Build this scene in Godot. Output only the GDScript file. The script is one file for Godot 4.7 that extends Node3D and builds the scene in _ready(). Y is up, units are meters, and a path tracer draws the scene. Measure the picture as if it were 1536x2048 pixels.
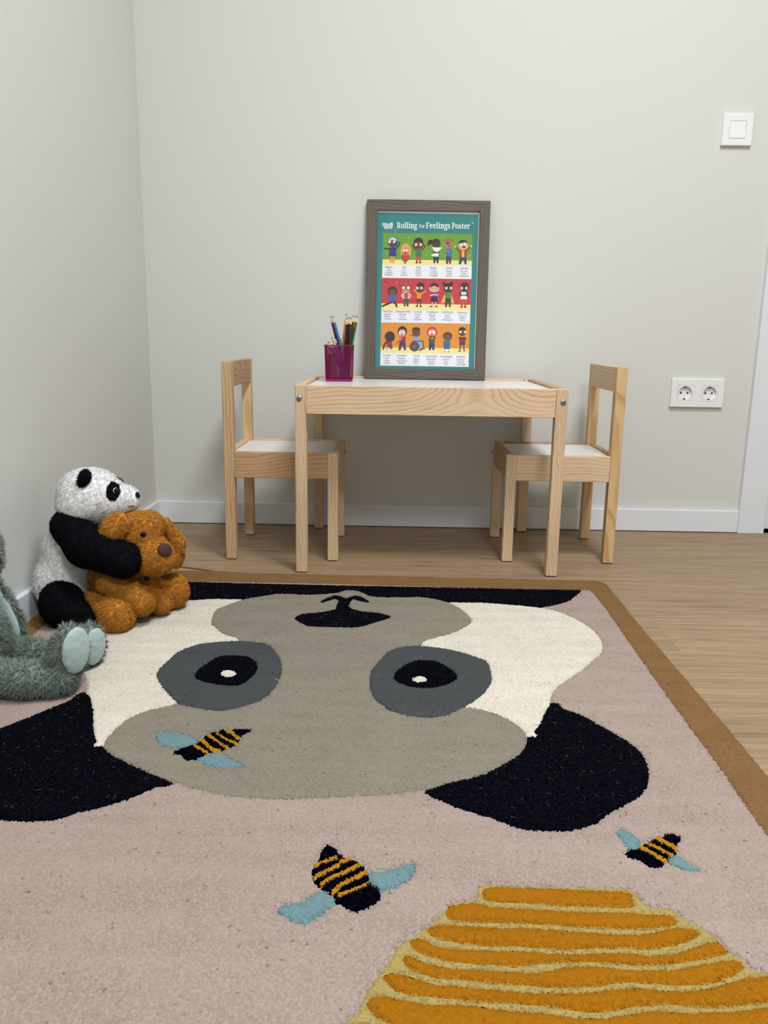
extends Node3D
# A children's corner: small table and two chairs against a wall, framed poster, pencil cup,
# three plush animals and a tufted panda rug. Units are metres, the back wall is the plane z = 0.

const RUG := {
	"cream_face": [380,7368,1047,7345,1672,7439,2279,7596,2649,7841,2949,8346,3116,8896,3130,9417,2991,9972,2712,10386,2503,10722,2156,11150,1879,11503,1728,11833,1670,12075,1507,12445,1393,12769,1269,12965,1144,13177,-300,13000,-3600,13000,-4728,13672,-4870,13519,-5061,13127,-5234,12665,-5450,12210,-5574,12037,-5628,11833,-5779,11503,-6056,11150,-6403,10722,-6612,10386,-6891,9972,-7030,9417,-7016,8896,-6849,8346,-6549,7841,-6179,7596,-5134,7544,-4576,7428,-3963,7425],
	"ear_r": [1670,12075,1844,12264,2095,12500,2306,12844,2506,13170,2626,13481,2637,13779,2573,14096,2448,14398,2285,14630,2007,14856,1813,15019,1550,15254,1295,15360,1004,15385,722,15357,454,15196,204,15054,-53,14908,-374,14594,-200,14000,600,12500],
	"ear_l": [-5574,12037,-5720,12309,-5994,12739,-6344,13243,-6510,13520,-6560,13900,-6480,14250,-6320,14600,-6060,14920,-5700,15250,-5294,15396,-5109,15418,-4688,15388,-4412,15203,-4136,15064,-3899,14869,-3714,14668,-3520,14546,-3700,14000,-4500,12500],
	"body": [-1950,6320,3258,6330,3458,6319,3178,6832,2876,7238,2279,7596,1000,8000,-4900,8000,-6179,7596,-6776,7238,-7078,6832,-7358,6319,-7158,6240],
	"mask": [-4340,8821,-4412,8167,-4275,7848,-3963,7425,-3455,7091,-3250,7006,-2567,7019,-2067,6880,-1822,6672,-1561,6712,-1205,7072,-636,7091,-116,7063,355,7336,637,7801,790,8394,659,8756,336,9179,-253,9744,33,10737,139,11725,279,12275,431,12285,718,12439,981,12709,1118,13009,1114,13300,949,13652,635,13988,314,14247,-51,14409,-374,14594,-870,14724,-1287,14768,-1891,14845,-2345,14863,-2816,14800,-3146,14702,-3499,14545,-3880,14325,-4290,14063,-4609,13816,-4731,13618,-4734,13262,-4624,12838,-4406,12587,-4091,12363,-3624,11716,-3675,10706,-3622,9748,-3934,9473,-4246,9024],
	"eye_l": [-4696,11275,-4669,10778,-4576,10303,-4355,10012,-4135,9890,-3740,9779,-3316,9802,-3045,9922,-2815,10360,-2676,10836,-2636,11285,-2677,11812,-2828,12210,-3066,12438,-3315,12570,-3596,12538,-3899,12430,-4046,12344,-4290,12020,-4499,11693],
	"pupil_l": [-4049,11317,-4024,10979,-3888,10619,-3761,10470,-3360,10470,-3144,10702,-3081,10933,-3092,11271,-3219,11633,-3384,11692,-3661,11636,-3894,11525],
	"glint_l": [-3381,11218,-3385,11287,-3422,11338,-3482,11359,-3549,11345,-3606,11298,-3637,11231,-3635,11162,-3598,11109,-3538,11087,-3469,11103,-3412,11151],
	"eye_r": [-935,10322,-1122,10900,-1156,11407,-1091,11964,-906,12303,-790,12465,-455,12629,-46,12611,317,12274,581,11931,786,11507,867,11162,875,10533,700,10319,411,10069,-30,9890,-485,9854,-804,10049],
	"pupil_r": [-756,11190,-672,10878,-409,10542,-190,10498,24,10575,277,10987,255,11290,14,11544,-313,11635,-593,11525,-714,11386],
	"glint_r": [-207,11283,-225,11343,-272,11388,-334,11407,-395,11394,-439,11353,-454,11295,-437,11235,-390,11188,-327,11169,-265,11182,-221,11224],
	"nose": [-2739,8514,-2671,8303,-2446,8187,-2214,8113,-2062,8009,-1966,7906,-1973,7735,-1949,7456,-1975,7328,-2036,7290,-2160,7417,-2283,7527,-2323,7452,-2299,7348,-2181,7157,-2056,7026,-1951,7063,-1790,7202,-1712,7102,-1597,7015,-1457,7114,-1296,7392,-1310,7470,-1444,7426,-1618,7281,-1673,7337,-1707,7619,-1691,7768,-1602,7910,-1420,8020,-1097,8097,-936,8205,-817,8314,-933,8481,-1085,8623,-1309,8833,-1531,8974,-1910,8973,-2288,8973,-2444,8938,-2620,8731,-2715,8580],
	"hive": [151,16333,545,16320,1047,16332,1659,16345,1741,16444,1782,16582,2012,16622,2117,16781,2255,16905,2354,17112,2436,17277,2504,17403,2761,17427,2792,17609,2784,17812,2736,18083,2605,18337,2257,18487,1189,18585,365,18609,-453,18587,-951,18486,-1128,18347,-1144,18092,-1039,17954,-978,17754,-888,17571,-770,17378,-708,17210,-593,17104,-488,17012,-379,16900,-267,16766,-177,16609,16,16583,106,16500],
	"bar0": [188,16374,541,16349,1040,16366,1622,16379,1666,16467,1645,16587,1527,16622,989,16609,505,16586,207,16576,161,16498],
	"bar1": [-207,16668,-40,16604,122,16607,334,16650,975,16679,1508,16688,1773,16699,1982,16711,2004,16804,1932,16861,1604,16908,1188,16904,774,16888,411,16863,16,16869,-192,16839,-235,16765],
	"bar2": [-422,16974,-354,16925,-118,16910,141,16931,506,16926,765,16936,1071,16962,1426,16986,1692,16959,1978,16878,2157,16890,2173,16951,1988,17073,1629,17163,1381,17150,1071,17181,765,17197,467,17180,115,17167,-136,17141,-362,17079],
	"bar3": [-580,17121,-490,17100,-317,17198,-42,17223,460,17224,756,17248,1057,17238,1364,17212,1606,17237,1870,17196,2104,17103,2304,17045,2355,17140,2332,17198,2092,17271,1822,17335,1571,17353,1276,17352,984,17339,683,17364,431,17404,89,17399,-203,17376,-422,17318,-569,17223],
	"bar4": [-671,17326,-608,17307,-450,17400,-257,17442,33,17464,324,17471,565,17479,773,17410,1072,17384,1309,17409,1551,17417,1854,17385,2123,17319,2343,17263,2422,17310,2426,17358,2257,17473,2032,17557,1736,17587,1502,17573,1266,17565,1015,17619,678,17644,349,17624,67,17602,-218,17581,-456,17542,-599,17468],
	"bar5": [-840,17569,-793,17522,-624,17547,-411,17632,-128,17654,199,17688,527,17693,903,17690,1150,17644,1393,17622,1669,17643,1961,17619,2177,17553,2372,17485,2592,17457,2714,17475,2711,17582,2590,17689,2465,17736,2221,17786,1889,17810,1573,17791,1286,17829,1041,17886,811,17893,591,17849,319,17829,-2,17811,-279,17790,-511,17768,-721,17716],
	"bar6": [-953,17811,-860,17773,-697,17803,-421,17852,-144,17843,172,17890,489,17908,709,17943,934,17950,1170,17916,1412,17867,1753,17870,2105,17846,2439,17794,2649,17759,2707,17828,2623,17954,2419,18053,1994,18118,1545,18144,1099,18170,657,18195,137,18159,-256,18132,-610,18103,-833,18030,-961,17896],
	"bar7": [-1066,18090,-967,18061,-787,18121,-523,18179,-44,18216,428,18252,858,18265,1300,18227,1967,18182,2433,18118,2646,18086,2603,18214,2368,18343,1867,18429,1218,18494,590,18511,-240,18489,-763,18409,-1045,18295],
	"bee0": [-3745,13819,-3651,13702,-3534,13616,-3462,13531,-3414,13337,-3329,13235,-3224,13168,-3109,13138,-2990,13125,-2774,13149,-2894,13315,-2911,13531,-3004,13652,-3085,13758,-3203,13797,-3306,13890,-3397,13981,-3504,14003,-3561,13911,-3666,13860],
	"bee0_wing0": [-4108,13306,-4073,13242,-3927,13249,-3736,13290,-3596,13369,-3473,13484,-3537,13605,-3654,13690,-3809,13674,-3954,13611,-4045,13461],
	"bee0_wing1": [-3383,13992,-3306,13890,-3205,13785,-3101,13792,-2933,13940,-2713,14093,-2767,14158,-3006,14179,-3158,14143,-3292,14042],
	"bee0_stripe0": [-3491,13638,-3378,13724,-3262,13831,-3256,13766,-3375,13656,-3491,13567],
	"bee0_stripe1": [-3435,13470,-3314,13632,-3197,13761,-3094,13783,-3109,13689,-3198,13673,-3299,13558,-3417,13398],
	"bee0_stripe2": [-3378,13332,-3226,13481,-3129,13597,-3019,13664,-3021,13595,-3124,13531,-3218,13418,-3372,13266],
	"bee0_stripe3": [-3273,13264,-3180,13359,-3033,13486,-2913,13553,-2915,13486,-3032,13421,-3175,13295,-3267,13201],
	"bee0_stripe4": [-3128,13238,-3061,13255,-2980,13370,-2892,13443,-2887,13356,-2968,13291,-3055,13167,-3141,13140],
	"bee1": [-1479,15724,-1375,15804,-1341,15884,-1252,15935,-1148,15984,-1066,16094,-1012,16210,-997,16340,-903,16433,-875,16526,-889,16603,-940,16664,-1040,16742,-1120,16774,-1205,16733,-1272,16646,-1311,16677,-1363,16542,-1475,16468,-1560,16360,-1604,16247,-1605,16130,-1563,15990,-1543,15846,-1515,15772],
	"bee1_wing0": [-1013,16176,-898,16172,-755,16117,-644,16044,-532,15997,-505,16040,-548,16210,-625,16328,-754,16420,-871,16471,-947,16387,-1015,16276],
	"bee1_wing1": [-1899,16763,-1787,16678,-1648,16628,-1553,16533,-1474,16476,-1376,16512,-1304,16632,-1350,16708,-1463,16828,-1553,16931,-1631,16954,-1759,16895],
	"bee1_stripe0": [-1580,16117,-1538,16067,-1444,16012,-1347,15956,-1362,15903,-1459,15959,-1557,16016,-1604,16072],
	"bee1_stripe1": [-1572,16306,-1467,16212,-1352,16114,-1283,16019,-1200,15988,-1212,15923,-1305,15959,-1378,16060,-1491,16156,-1597,16252],
	"bee1_stripe2": [-1490,16415,-1374,16283,-1250,16197,-1107,16082,-1128,16023,-1271,16139,-1397,16229,-1517,16365],
	"bee1_stripe3": [-1361,16527,-1266,16392,-1156,16294,-1025,16190,-1046,16130,-1179,16236,-1294,16340,-1392,16481],
	"bee1_stripe4": [-1313,16571,-1212,16506,-1098,16431,-999,16347,-1017,16302,-1115,16385,-1227,16460,-1329,16526],
	"bee2": [1799,15748,1874,15697,1957,15681,2013,15609,2101,15549,2207,15488,2311,15440,2421,15378,2522,15418,2478,15521,2422,15594,2397,15693,2338,15777,2268,15833,2173,15916,2118,15983,2042,16011,1987,15975,1943,15898,1872,15854,1816,15842],
	"bee2_wing0": [1804,15415,1846,15324,1905,15307,1956,15380,2025,15509,2021,15608,1946,15688,1843,15685,1840,15573,1824,15502],
	"bee2_wing1": [2212,15901,2273,15819,2356,15776,2413,15854,2470,15932,2543,16007,2498,16059,2407,16037,2287,15977],
	"bee2_stripe0": [1981,15653,2051,15734,2112,15813,2197,15916,2235,15860,2150,15755,2090,15675,2019,15593],
	"bee2_stripe1": [2083,15589,2169,15641,2233,15735,2306,15801,2336,15753,2264,15688,2199,15592,2109,15537],
	"bee2_stripe2": [2221,15490,2283,15575,2359,15655,2368,15703,2419,15654,2405,15592,2326,15508,2266,15424],
}

const TOYS := {
	"panda_torso": [["e", -0.7299, 0.0805, 0.8500, 0.0565, 0.0625, 0.0650, 0.0000, 0.0000, -8.000], ["c", -0.7275, 0.1421, 0.8500, 0.0403, -0.7130, 0.1809, 0.8500, 0.0323]],
	"panda_head": [["e", -0.6689, 0.2534, 0.8450, 0.0612, 0.0505, 0.0601, 0.0000, 0.0000, -8.000], ["e", -0.6819, 0.2343, 0.8450, 0.0516, 0.0360, 0.0611, 0.0000, 0.0000, 0.0000], ["c", -0.6266, 0.2473, 0.8500, 0.0378, -0.5963, 0.2508, 0.8500, 0.0213], ["c", -0.6461, 0.2301, 0.8500, 0.0320, -0.5978, 0.2409, 0.8500, 0.0194]],
	"panda_arm_near": [["c", -0.6996, 0.1985, 0.8850, 0.0334, -0.6538, 0.1683, 0.9200, 0.0356], ["c", -0.6538, 0.1683, 0.9200, 0.0356, -0.5857, 0.1457, 0.9250, 0.0337]],
	"panda_arm_far": [["c", -0.7189, 0.1813, 0.8100, 0.0311, -0.6849, 0.1227, 0.7750, 0.0299], ["c", -0.6849, 0.1227, 0.7750, 0.0299, -0.5971, 0.1190, 0.7750, 0.0278]],
	"panda_leg_near": [["c", -0.7148, 0.0602, 0.9120, 0.0373, -0.7087, 0.0483, 0.9150, 0.0373], ["c", -0.7087, 0.0483, 0.9150, 0.0373, -0.6685, 0.0315, 0.9250, 0.0324]],
	"panda_leg_far": [["c", -0.7438, 0.0271, 0.8000, 0.0319, -0.6454, 0.0295, 0.7850, 0.0259]],
	"panda_ear_near": [["e", -0.6607, 0.2939, 0.8950, 0.0103, 0.0196, 0.0120, -14.000, 0.0000, -24.000]],
	"panda_ear_far": [["e", -0.6788, 0.2669, 0.7950, 0.0120, 0.0170, 0.0110, 14.000, 0.0000, -22.000]],
	"dog_body": [["c", -0.6446, 0.0925, 0.8500, 0.0356, -0.5971, 0.1089, 0.8500, 0.0355], ["c", -0.6536, 0.0490, 0.8600, 0.0257, -0.6083, 0.0603, 0.8600, 0.0257]],
	"dog_head": [["e", -0.5649, 0.1823, 0.8650, 0.0358, 0.0397, 0.0421, 0.0000, 0.0000, 0.0000], ["e", -0.5854, 0.1921, 0.8780, 0.0249, 0.0278, 0.0302, 0.0000, 0.0000, 0.0000], ["e", -0.5359, 0.1467, 0.8900, 0.0306, 0.0306, 0.0322, -30.000, 0.0000, 0.0000], ["c", -0.5441, 0.1366, 0.8900, 0.0268, -0.5227, 0.1390, 0.8970, 0.0229], ["e", -0.5525, 0.1994, 0.8650, 0.0251, 0.0222, 0.0321, 0.0000, 0.0000, 0.0000]],
	"dog_ear_near": [["e", -0.5979, 0.2078, 0.9120, 0.0281, 0.0206, 0.0170, 15.000, 0.0000, 40.000], ["e", -0.6088, 0.1980, 0.9120, 0.0169, 0.0169, 0.0160, 15.000, 0.0000, 20.000]],
	"dog_ear_far": [["c", -0.5306, 0.1980, 0.8400, 0.0098, -0.5147, 0.1541, 0.8220, 0.0140], ["c", -0.5147, 0.1541, 0.8220, 0.0140, -0.5181, 0.1199, 0.8220, 0.0160]],
	"dog_front_leg_near": [["c", -0.6201, 0.0958, 0.9050, 0.0229, -0.5626, 0.0578, 0.9050, 0.0250]],
	"dog_front_leg_far": [["c", -0.5654, 0.0869, 0.8600, 0.0157, -0.5407, 0.0409, 0.8570, 0.0218]],
	"dog_hind_leg_near": [["c", -0.6592, 0.0539, 0.9050, 0.0173, -0.6139, 0.0487, 0.9250, 0.0209], ["e", -0.6006, 0.0395, 0.9350, 0.0312, 0.0321, 0.0302, -20.000, 0.0000, 0.0000]],
	"dog_hind_leg_far": [["c", -0.5725, 0.0568, 0.8150, 0.0183, -0.5333, 0.0528, 0.8100, 0.0224], ["e", -0.5264, 0.0487, 0.8100, 0.0295, 0.0326, 0.0269, -20.000, 0.0000, 0.0000]],
	"rabbit_torso": [["e", -0.7454, 0.0783, 1.170, 0.0462, 0.0573, 0.0580, 0.0000, 0.0000, 0.0000], ["c", -0.7495, 0.1509, 1.1700, 0.0267, -0.7475, 0.1219, 1.1700, 0.0316]],
	"rabbit_head": [["e", -0.7309, 0.2323, 1.190, 0.0412, 0.0381, 0.0550, 0.0000, 0.0000, 0.0000], ["c", -0.7144, 0.2228, 1.2000, 0.0273, -0.6984, 0.2198, 1.2050, 0.0211]],
	"rabbit_ear_near": [["e", -0.7349, 0.1094, 1.090, 0.0168, 0.0656, 0.0100, 20.000, 0.0000, 23.000]],
	"rabbit_ear_lining": [["e", -0.7329, 0.1097, 1.101, 0.0142, 0.0600, 0.0060, 20.000, 0.0000, 23.000]],
	"rabbit_leg_near": [["c", -0.7147, 0.0437, 1.2250, 0.0245, -0.6417, 0.0403, 1.2250, 0.0207], ["c", -0.6417, 0.0403, 1.2250, 0.0207, -0.5939, 0.0352, 1.2150, 0.0209], ["e", -0.5832, 0.0737, 1.200, 0.0171, 0.0451, 0.0270, -35.000, 0.0000, -8.000]],
	"rabbit_leg_far": [["c", -0.7511, 0.0360, 1.1150, 0.0217, -0.6755, 0.0367, 1.1150, 0.0167], ["c", -0.6755, 0.0367, 1.1150, 0.0167, -0.6095, 0.0212, 1.1150, 0.0167], ["e", -0.5898, 0.0451, 1.105, 0.0168, 0.0386, 0.0250, -35.000, 0.0000, -10.000]],
	"rabbit_sole_near": [["e", -0.5647, 0.0838, 1.214, 0.0100, 0.0391, 0.0235, -35.000, 0.0000, -6.000]],
	"rabbit_sole_far": [["e", -0.5743, 0.0510, 1.117, 0.0100, 0.0341, 0.0210, -35.000, 0.0000, -10.000]],
	"rabbit_ear_far": [["e", -0.7358, 0.1819, 1.262, 0.0131, 0.0537, 0.0100, -20.000, 0.0000, 6.000]],
	"rabbit_arm_near": [["c", -0.7295, 0.1821, 1.2150, 0.0196, -0.7154, 0.1282, 1.2300, 0.0181]],
}


var rng := RandomNumberGenerator.new()
var M := {}
var taken := {}

# ------------------------------------------------------------------ helpers
func numbered(called: String) -> String:
	if not taken.has(called):
		taken[called] = 0
		return called
	taken[called] += 1
	return "%s_%03d" % [called, taken[called]]

func thing(called: String, label: String, category: String, at := Vector3.ZERO, turn := 0.0, group := "") -> Node3D:
	var o := Node3D.new()
	o.name = numbered(called)
	add_child(o)
	o.position = at
	o.rotation.y = turn
	o.set_meta("label", label)
	o.set_meta("category", category)
	if group != "":
		o.set_meta("group", group)
	return o

func put(called: String, mesh: Mesh, m: Material, parent: Node, at := Transform3D.IDENTITY) -> MeshInstance3D:
	var o := MeshInstance3D.new()
	o.name = called
	o.mesh = mesh
	o.material_override = m
	o.transform = at
	parent.add_child(o, true)
	return o

func structure(called: String, mesh: Mesh, m: Material, label: String, at := Transform3D.IDENTITY) -> MeshInstance3D:
	var o := put(called, mesh, m, self, at)
	o.set_meta("kind", "structure")
	o.set_meta("label", label)
	return o

func shift(x: float, y: float, z: float) -> Transform3D:
	return Transform3D(Basis.IDENTITY, Vector3(x, y, z))

func plain(color: Color, rough := 0.6, spec := 0.5, metal := 0.0) -> StandardMaterial3D:
	var m := StandardMaterial3D.new()
	m.albedo_color = color
	m.roughness = rough
	m.metallic_specular = spec
	m.metallic = metal
	return m

func rgb(r: float, g: float, b: float) -> Color:
	return Color(r / 255.0, g / 255.0, b / 255.0)

func noise(s: int, freq: float, octaves := 3) -> FastNoiseLite:
	var n := FastNoiseLite.new()
	n.seed = s
	n.noise_type = FastNoiseLite.TYPE_SIMPLEX_SMOOTH
	n.frequency = freq
	n.fractal_octaves = octaves
	return n

func tri(st: SurfaceTool, a: Vector3, b: Vector3, c: Vector3) -> void:
	st.add_vertex(a)
	st.add_vertex(b)
	st.add_vertex(c)

# Box with chamfered edges. UVs run along the longest side (grain), in metres.
func chamfer_box(size: Vector3, e: float, uv_shift := Vector2.ZERO, uv_size := Vector2(0.1, 0.7)) -> ArrayMesh:
	var st := SurfaceTool.new()
	st.begin(Mesh.PRIMITIVE_TRIANGLES)
	box_into(st, size, e, Transform3D.IDENTITY, uv_shift, uv_size)
	return st.commit()

func box_into(st: SurfaceTool, size: Vector3, e: float, at := Transform3D.IDENTITY, uv_shift := Vector2.ZERO, uv_size := Vector2(0.1, 0.7)) -> void:
	var h := size * 0.5
	var long := size.max_axis_index()
	var hull := []
	for sx in [-1.0, 1.0]:
		for sy in [-1.0, 1.0]:
			for sz in [-1.0, 1.0]:
				var s := Vector3(sx, sy, sz)
				hull.append([s, [Vector3(sx * h.x, sy * (h.y - e), sz * (h.z - e)), Vector3(sx * (h.x - e), sy * h.y, sz * (h.z - e)), Vector3(sx * (h.x - e), sy * (h.y - e), sz * h.z)]])
	var faces := []
	for ax in 3:
		for s in [-1.0, 1.0]:
			var f := []
			for c in hull:
				if c[0][ax] == s:
					f.append(c[1][ax])
			faces.append(f)
	if e > 0.0:
		for c in hull:
			faces.append(c[1])
		for ax in 3:
			var b := (ax + 1) % 3
			var d := (ax + 2) % 3
			for s in [-1.0, 1.0]:
				for t in [-1.0, 1.0]:
					var f := []
					for c in hull:
						if c[0][b] == s and c[0][d] == t:
							f.append(c[1][b])
							f.append(c[1][d])
					faces.append(f)
	for f in faces:
		var mid := Vector3.ZERO
		for p in f:
			mid += p
		mid /= f.size()
		var n: Vector3 = (f[1] - f[0]).cross(f[2] - f[0]).normalized()
		if n.dot(mid) < 0.0:
			n = -n
		var u: Vector3 = (f[0] - mid).normalized()
		var v := n.cross(u)
		var order: Array = f.duplicate()
		order.sort_custom(func(p, q): return atan2((p - mid).dot(v), (p - mid).dot(u)) > atan2((q - mid).dot(v), (q - mid).dot(u)))
		for k in range(1, order.size() - 1):
			for p in [order[0], order[k], order[k + 1]]:
				st.set_normal((at.basis * n).normalized())
				st.set_uv(box_uv(p + h, n, long, uv_shift, uv_size))
				st.add_vertex(at * p)

func box_uv(p: Vector3, n: Vector3, long: int, uv_shift: Vector2, uv_size: Vector2) -> Vector2:
	var across := (long + 1) % 3
	var other := (long + 2) % 3
	if absf(n[across]) > absf(n[other]):
		across = other
	var along := p[long]
	if absf(n[long]) > 0.7:
		return Vector2((p[across] * 0.5 + uv_shift.x) / uv_size.x, (p[other] * 0.15 + uv_shift.y) / uv_size.y)
	return Vector2((p[across] + uv_shift.x) / uv_size.x, (along + uv_shift.y) / uv_size.y)

# A solid turned round the y axis from [radius, height] pairs, bottom to top.
func lathe(profile: Array, sides := 24) -> ArrayMesh:
	var st := SurfaceTool.new()
	st.begin(Mesh.PRIMITIVE_TRIANGLES)
	for k in profile.size() - 1:
		for s in sides:
			var a := TAU * s / sides
			var b := TAU * (s + 1) / sides
			var p := Vector3(profile[k][0] * cos(a), profile[k][1], profile[k][0] * sin(a))
			var q := Vector3(profile[k][0] * cos(b), profile[k][1], profile[k][0] * sin(b))
			var r := Vector3(profile[k + 1][0] * cos(b), profile[k + 1][1], profile[k + 1][0] * sin(b))
			var t := Vector3(profile[k + 1][0] * cos(a), profile[k + 1][1], profile[k + 1][0] * sin(a))
			if profile[k][0] > 1e-6:
				tri(st, p, q, r)
			if profile[k + 1][0] > 1e-6:
				tri(st, p, r, t)
	st.generate_normals()
	return st.commit()

func between(a: Vector3, b: Vector3) -> Transform3D:
	var y := (b - a).normalized()
	var x := y.cross(Vector3(0.31, 0.12, 0.95)).normalized()
	return Transform3D(Basis(x, y, x.cross(y)), a)

# ------------------------------------------------------------------ textures
# Sawn softwood: growth rings cut by the board. heart = how far the pith lies beside the board, in metres.
func wood_image(s: int, heart: float, depth: float, rise: float, rings: float, light: Color, dark: Color, streaky := 0.22, swirl := 0.0, w := 192, h := 1024) -> ImageTexture:
	var img := Image.create(w, h, true, Image.FORMAT_RGB8)
	var wob := noise(s, 1.0, 2)
	var fine := noise(s + 7, 1.0, 2)
	for y in h:
		var Y := 0.7 * y / h
		var bend := 0.012 * wob.get_noise_2d(Y * 3.0, 5.0)
		var dy := depth + rise * Y + 0.007 * wob.get_noise_2d(Y * 3.0, 40.0)
		var knot := swirl * exp(-pow((Y - 0.44) / 0.085, 2.0))
		for x in w:
			var X := 0.1 * x / w
			var q := X - heart + bend + 0.0022 * wob.get_noise_2d(X * 60.0, Y * 9.0)
			var r := sqrt(q * q + (dy + knot * (0.4 + X * 9.0)) * (dy + knot * (0.4 + X * 9.0))) * rings + 0.35 * wob.get_noise_2d(X * 25.0 + 9.0, Y * 4.0)
			var t := r - floorf(r)
			var late := smoothstep(0.35, 0.86, t) * (1.0 - smoothstep(0.9, 1.0, t))
			late *= 0.75 + 0.5 * wob.get_noise_1d(floorf(r) * 13.0)
			var streak := 0.5 + 0.35 * fine.get_noise_2d(X * 900.0, Y * 14.0) + 0.35 * fine.get_noise_2d(X * 320.0 + 70.0, Y * 7.0)
			var big := wob.get_noise_2d(X * 14.0 + 90.0, Y * 5.0)
			var c := light.lerp(dark, clampf(late * 0.6 + streaky * (streak - 0.5) + 0.12 * big, 0.0, 1.0))
			img.set_pixel(x, y, c)
	img.generate_mipmaps()
	return ImageTexture.create_from_image(img)

func wood_material(s: int, heart: float, depth: float, rise: float, rings: float, light: Color, dark: Color, streaky := 0.22, swirl := 0.0) -> StandardMaterial3D:
	var m := plain(Color.WHITE, 0.55, 0.4)
	m.albedo_texture = wood_image(s, heart, depth, rise, rings, light, dark, streaky, swirl)
	return m

# Oak floor board: fine streaks along the board, some knots.
func floor_material(s: int, tone: float) -> StandardMaterial3D:
	var w := 1536
	var h := 256
	var img := Image.create(w, h, true, Image.FORMAT_RGB8)
	var n := noise(s, 1.0, 3)
	var f := noise(s + 3, 1.0, 2)
	var r := RandomNumberGenerator.new()
	r.seed = s
	var knots := []
	for k in 9:
		knots.append(Vector3(r.randf() * 1.3, r.randf() * 0.2, r.randf_range(0.4, 1.0)))
	var pale := rgb(172, 147, 117)
	var brown := rgb(126, 103, 79)
	for y in h:
		var Y := 0.2 * y / h
		for x in w:
			var X := 1.3 * x / w
			var k_dark := 0.0
			var pull := 0.0
			for k in knots:
				var dx: float = (X - k.x) * 16.0
				var dy: float = (Y - k.y) * 150.0
				var d := dx * dx + dy * dy
				if d < 9.0:
					var g: float = exp(-d * 1.2) * k.z
					k_dark += g * 0.5 + 0.55 * exp(-d * 14.0) * k.z
					pull += g * 0.004 * signf(dy)
			var yy := Y + pull
			var a := n.get_noise_2d(X * 2.4, yy * 75.0)
			var b := f.get_noise_2d(X * 9.0, yy * 420.0)
			var c := f.get_noise_2d(X * 50.0 + 70.0, yy * 900.0)
			var t := clampf(0.42 + 0.42 * a + 0.34 * b + 0.12 * c + k_dark, 0.0, 1.25)
			var col := pale.lerp(brown, t) * tone
			col.a = 1.0
			img.set_pixel(x, y, col)
	img.generate_mipmaps()
	var m := plain(Color.WHITE, 0.48, 0.35)
	m.albedo_texture = ImageTexture.create_from_image(img)
	return m

func relief(m: StandardMaterial3D, s: int, freq: float, octaves: int, scale: float, tiles: float) -> void:
	var n := noise(s, freq, octaves)
	var img := n.get_seamless_image(512, 512)
	img.convert(Image.FORMAT_RGBA8)
	img.bump_map_to_normal_map(scale)
	m.normal_enabled = true
	m.normal_texture = ImageTexture.create_from_image(img)
	m.uv1_triplanar = true
	m.uv1_world_triplanar = true
	m.uv1_scale = Vector3.ONE * tiles

# ------------------------------------------------------------------ light and camera
func view() -> void:
	var cam := Camera3D.new()
	cam.name = "camera"
	cam.fov = 65.398
	cam.near = 0.02
	cam.far = 30.0
	cam.transform = Transform3D(Basis(Vector3(0.99982, 0.01487, -0.01468), Vector3(-0.01774, 0.97657, -0.21447), Vector3(0.01115, 0.21469, 0.97662)).orthonormalized(), Vector3(-0.0823, 0.5612, 2.3565))
	add_child(cam)
	cam.current = true
	var e := Environment.new()
	e.background_mode = Environment.BG_COLOR
	e.background_color = Color(0.02, 0.02, 0.02)
	e.tonemap_mode = Environment.TONE_MAPPER_LINEAR
	e.tonemap_exposure = 1.0
	e.sdfgi_enabled = true
	e.ssao_enabled = true
	e.ssil_enabled = true
	var w := WorldEnvironment.new()
	w.name = "environment"
	w.environment = e
	add_child(w)

const ROOM := {"left": -0.799, "right": 3.0, "front": 5.2, "top": 2.65}

func ceiling_lamp(x: float, z: float, label: String) -> void:
	var t := thing("ceiling_panel_light", label, "ceiling light", Vector3(x, ROOM.top, z), 0.0, "flat square ceiling lights")
	var st := SurfaceTool.new()
	st.begin(Mesh.PRIMITIVE_TRIANGLES)
	for s in [-1.0, 1.0]:
		box_into(st, Vector3(0.62, 0.02, 0.02), 0.002, shift(0, -0.01, s * 0.3))
		box_into(st, Vector3(0.02, 0.02, 0.58), 0.002, shift(s * 0.3, -0.01, 0))
	put("frame", st.commit(), M.white, t)
	var glow := plain(Color.WHITE, 0.6)
	glow.emission_enabled = true
	glow.emission = Color(0.975, 0.99, 1.0)
	glow.emission_energy_multiplier = 1.2
	put("diffuser", chamfer_box(Vector3(0.58, 0.008, 0.58), 0.001), glow, t, shift(0, -0.008, 0))
	var l := AreaLight3D.new()
	l.name = "panel_glow"
	l.area_size = Vector2(0.58, 0.58)
	l.light_energy = 5.1
	l.light_color = Color(0.975, 0.99, 1.0)
	l.area_range = 12.0
	l.shadow_enabled = true
	l.rotation.x = -PI / 2
	l.position.y = -0.022
	t.add_child(l)

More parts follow.
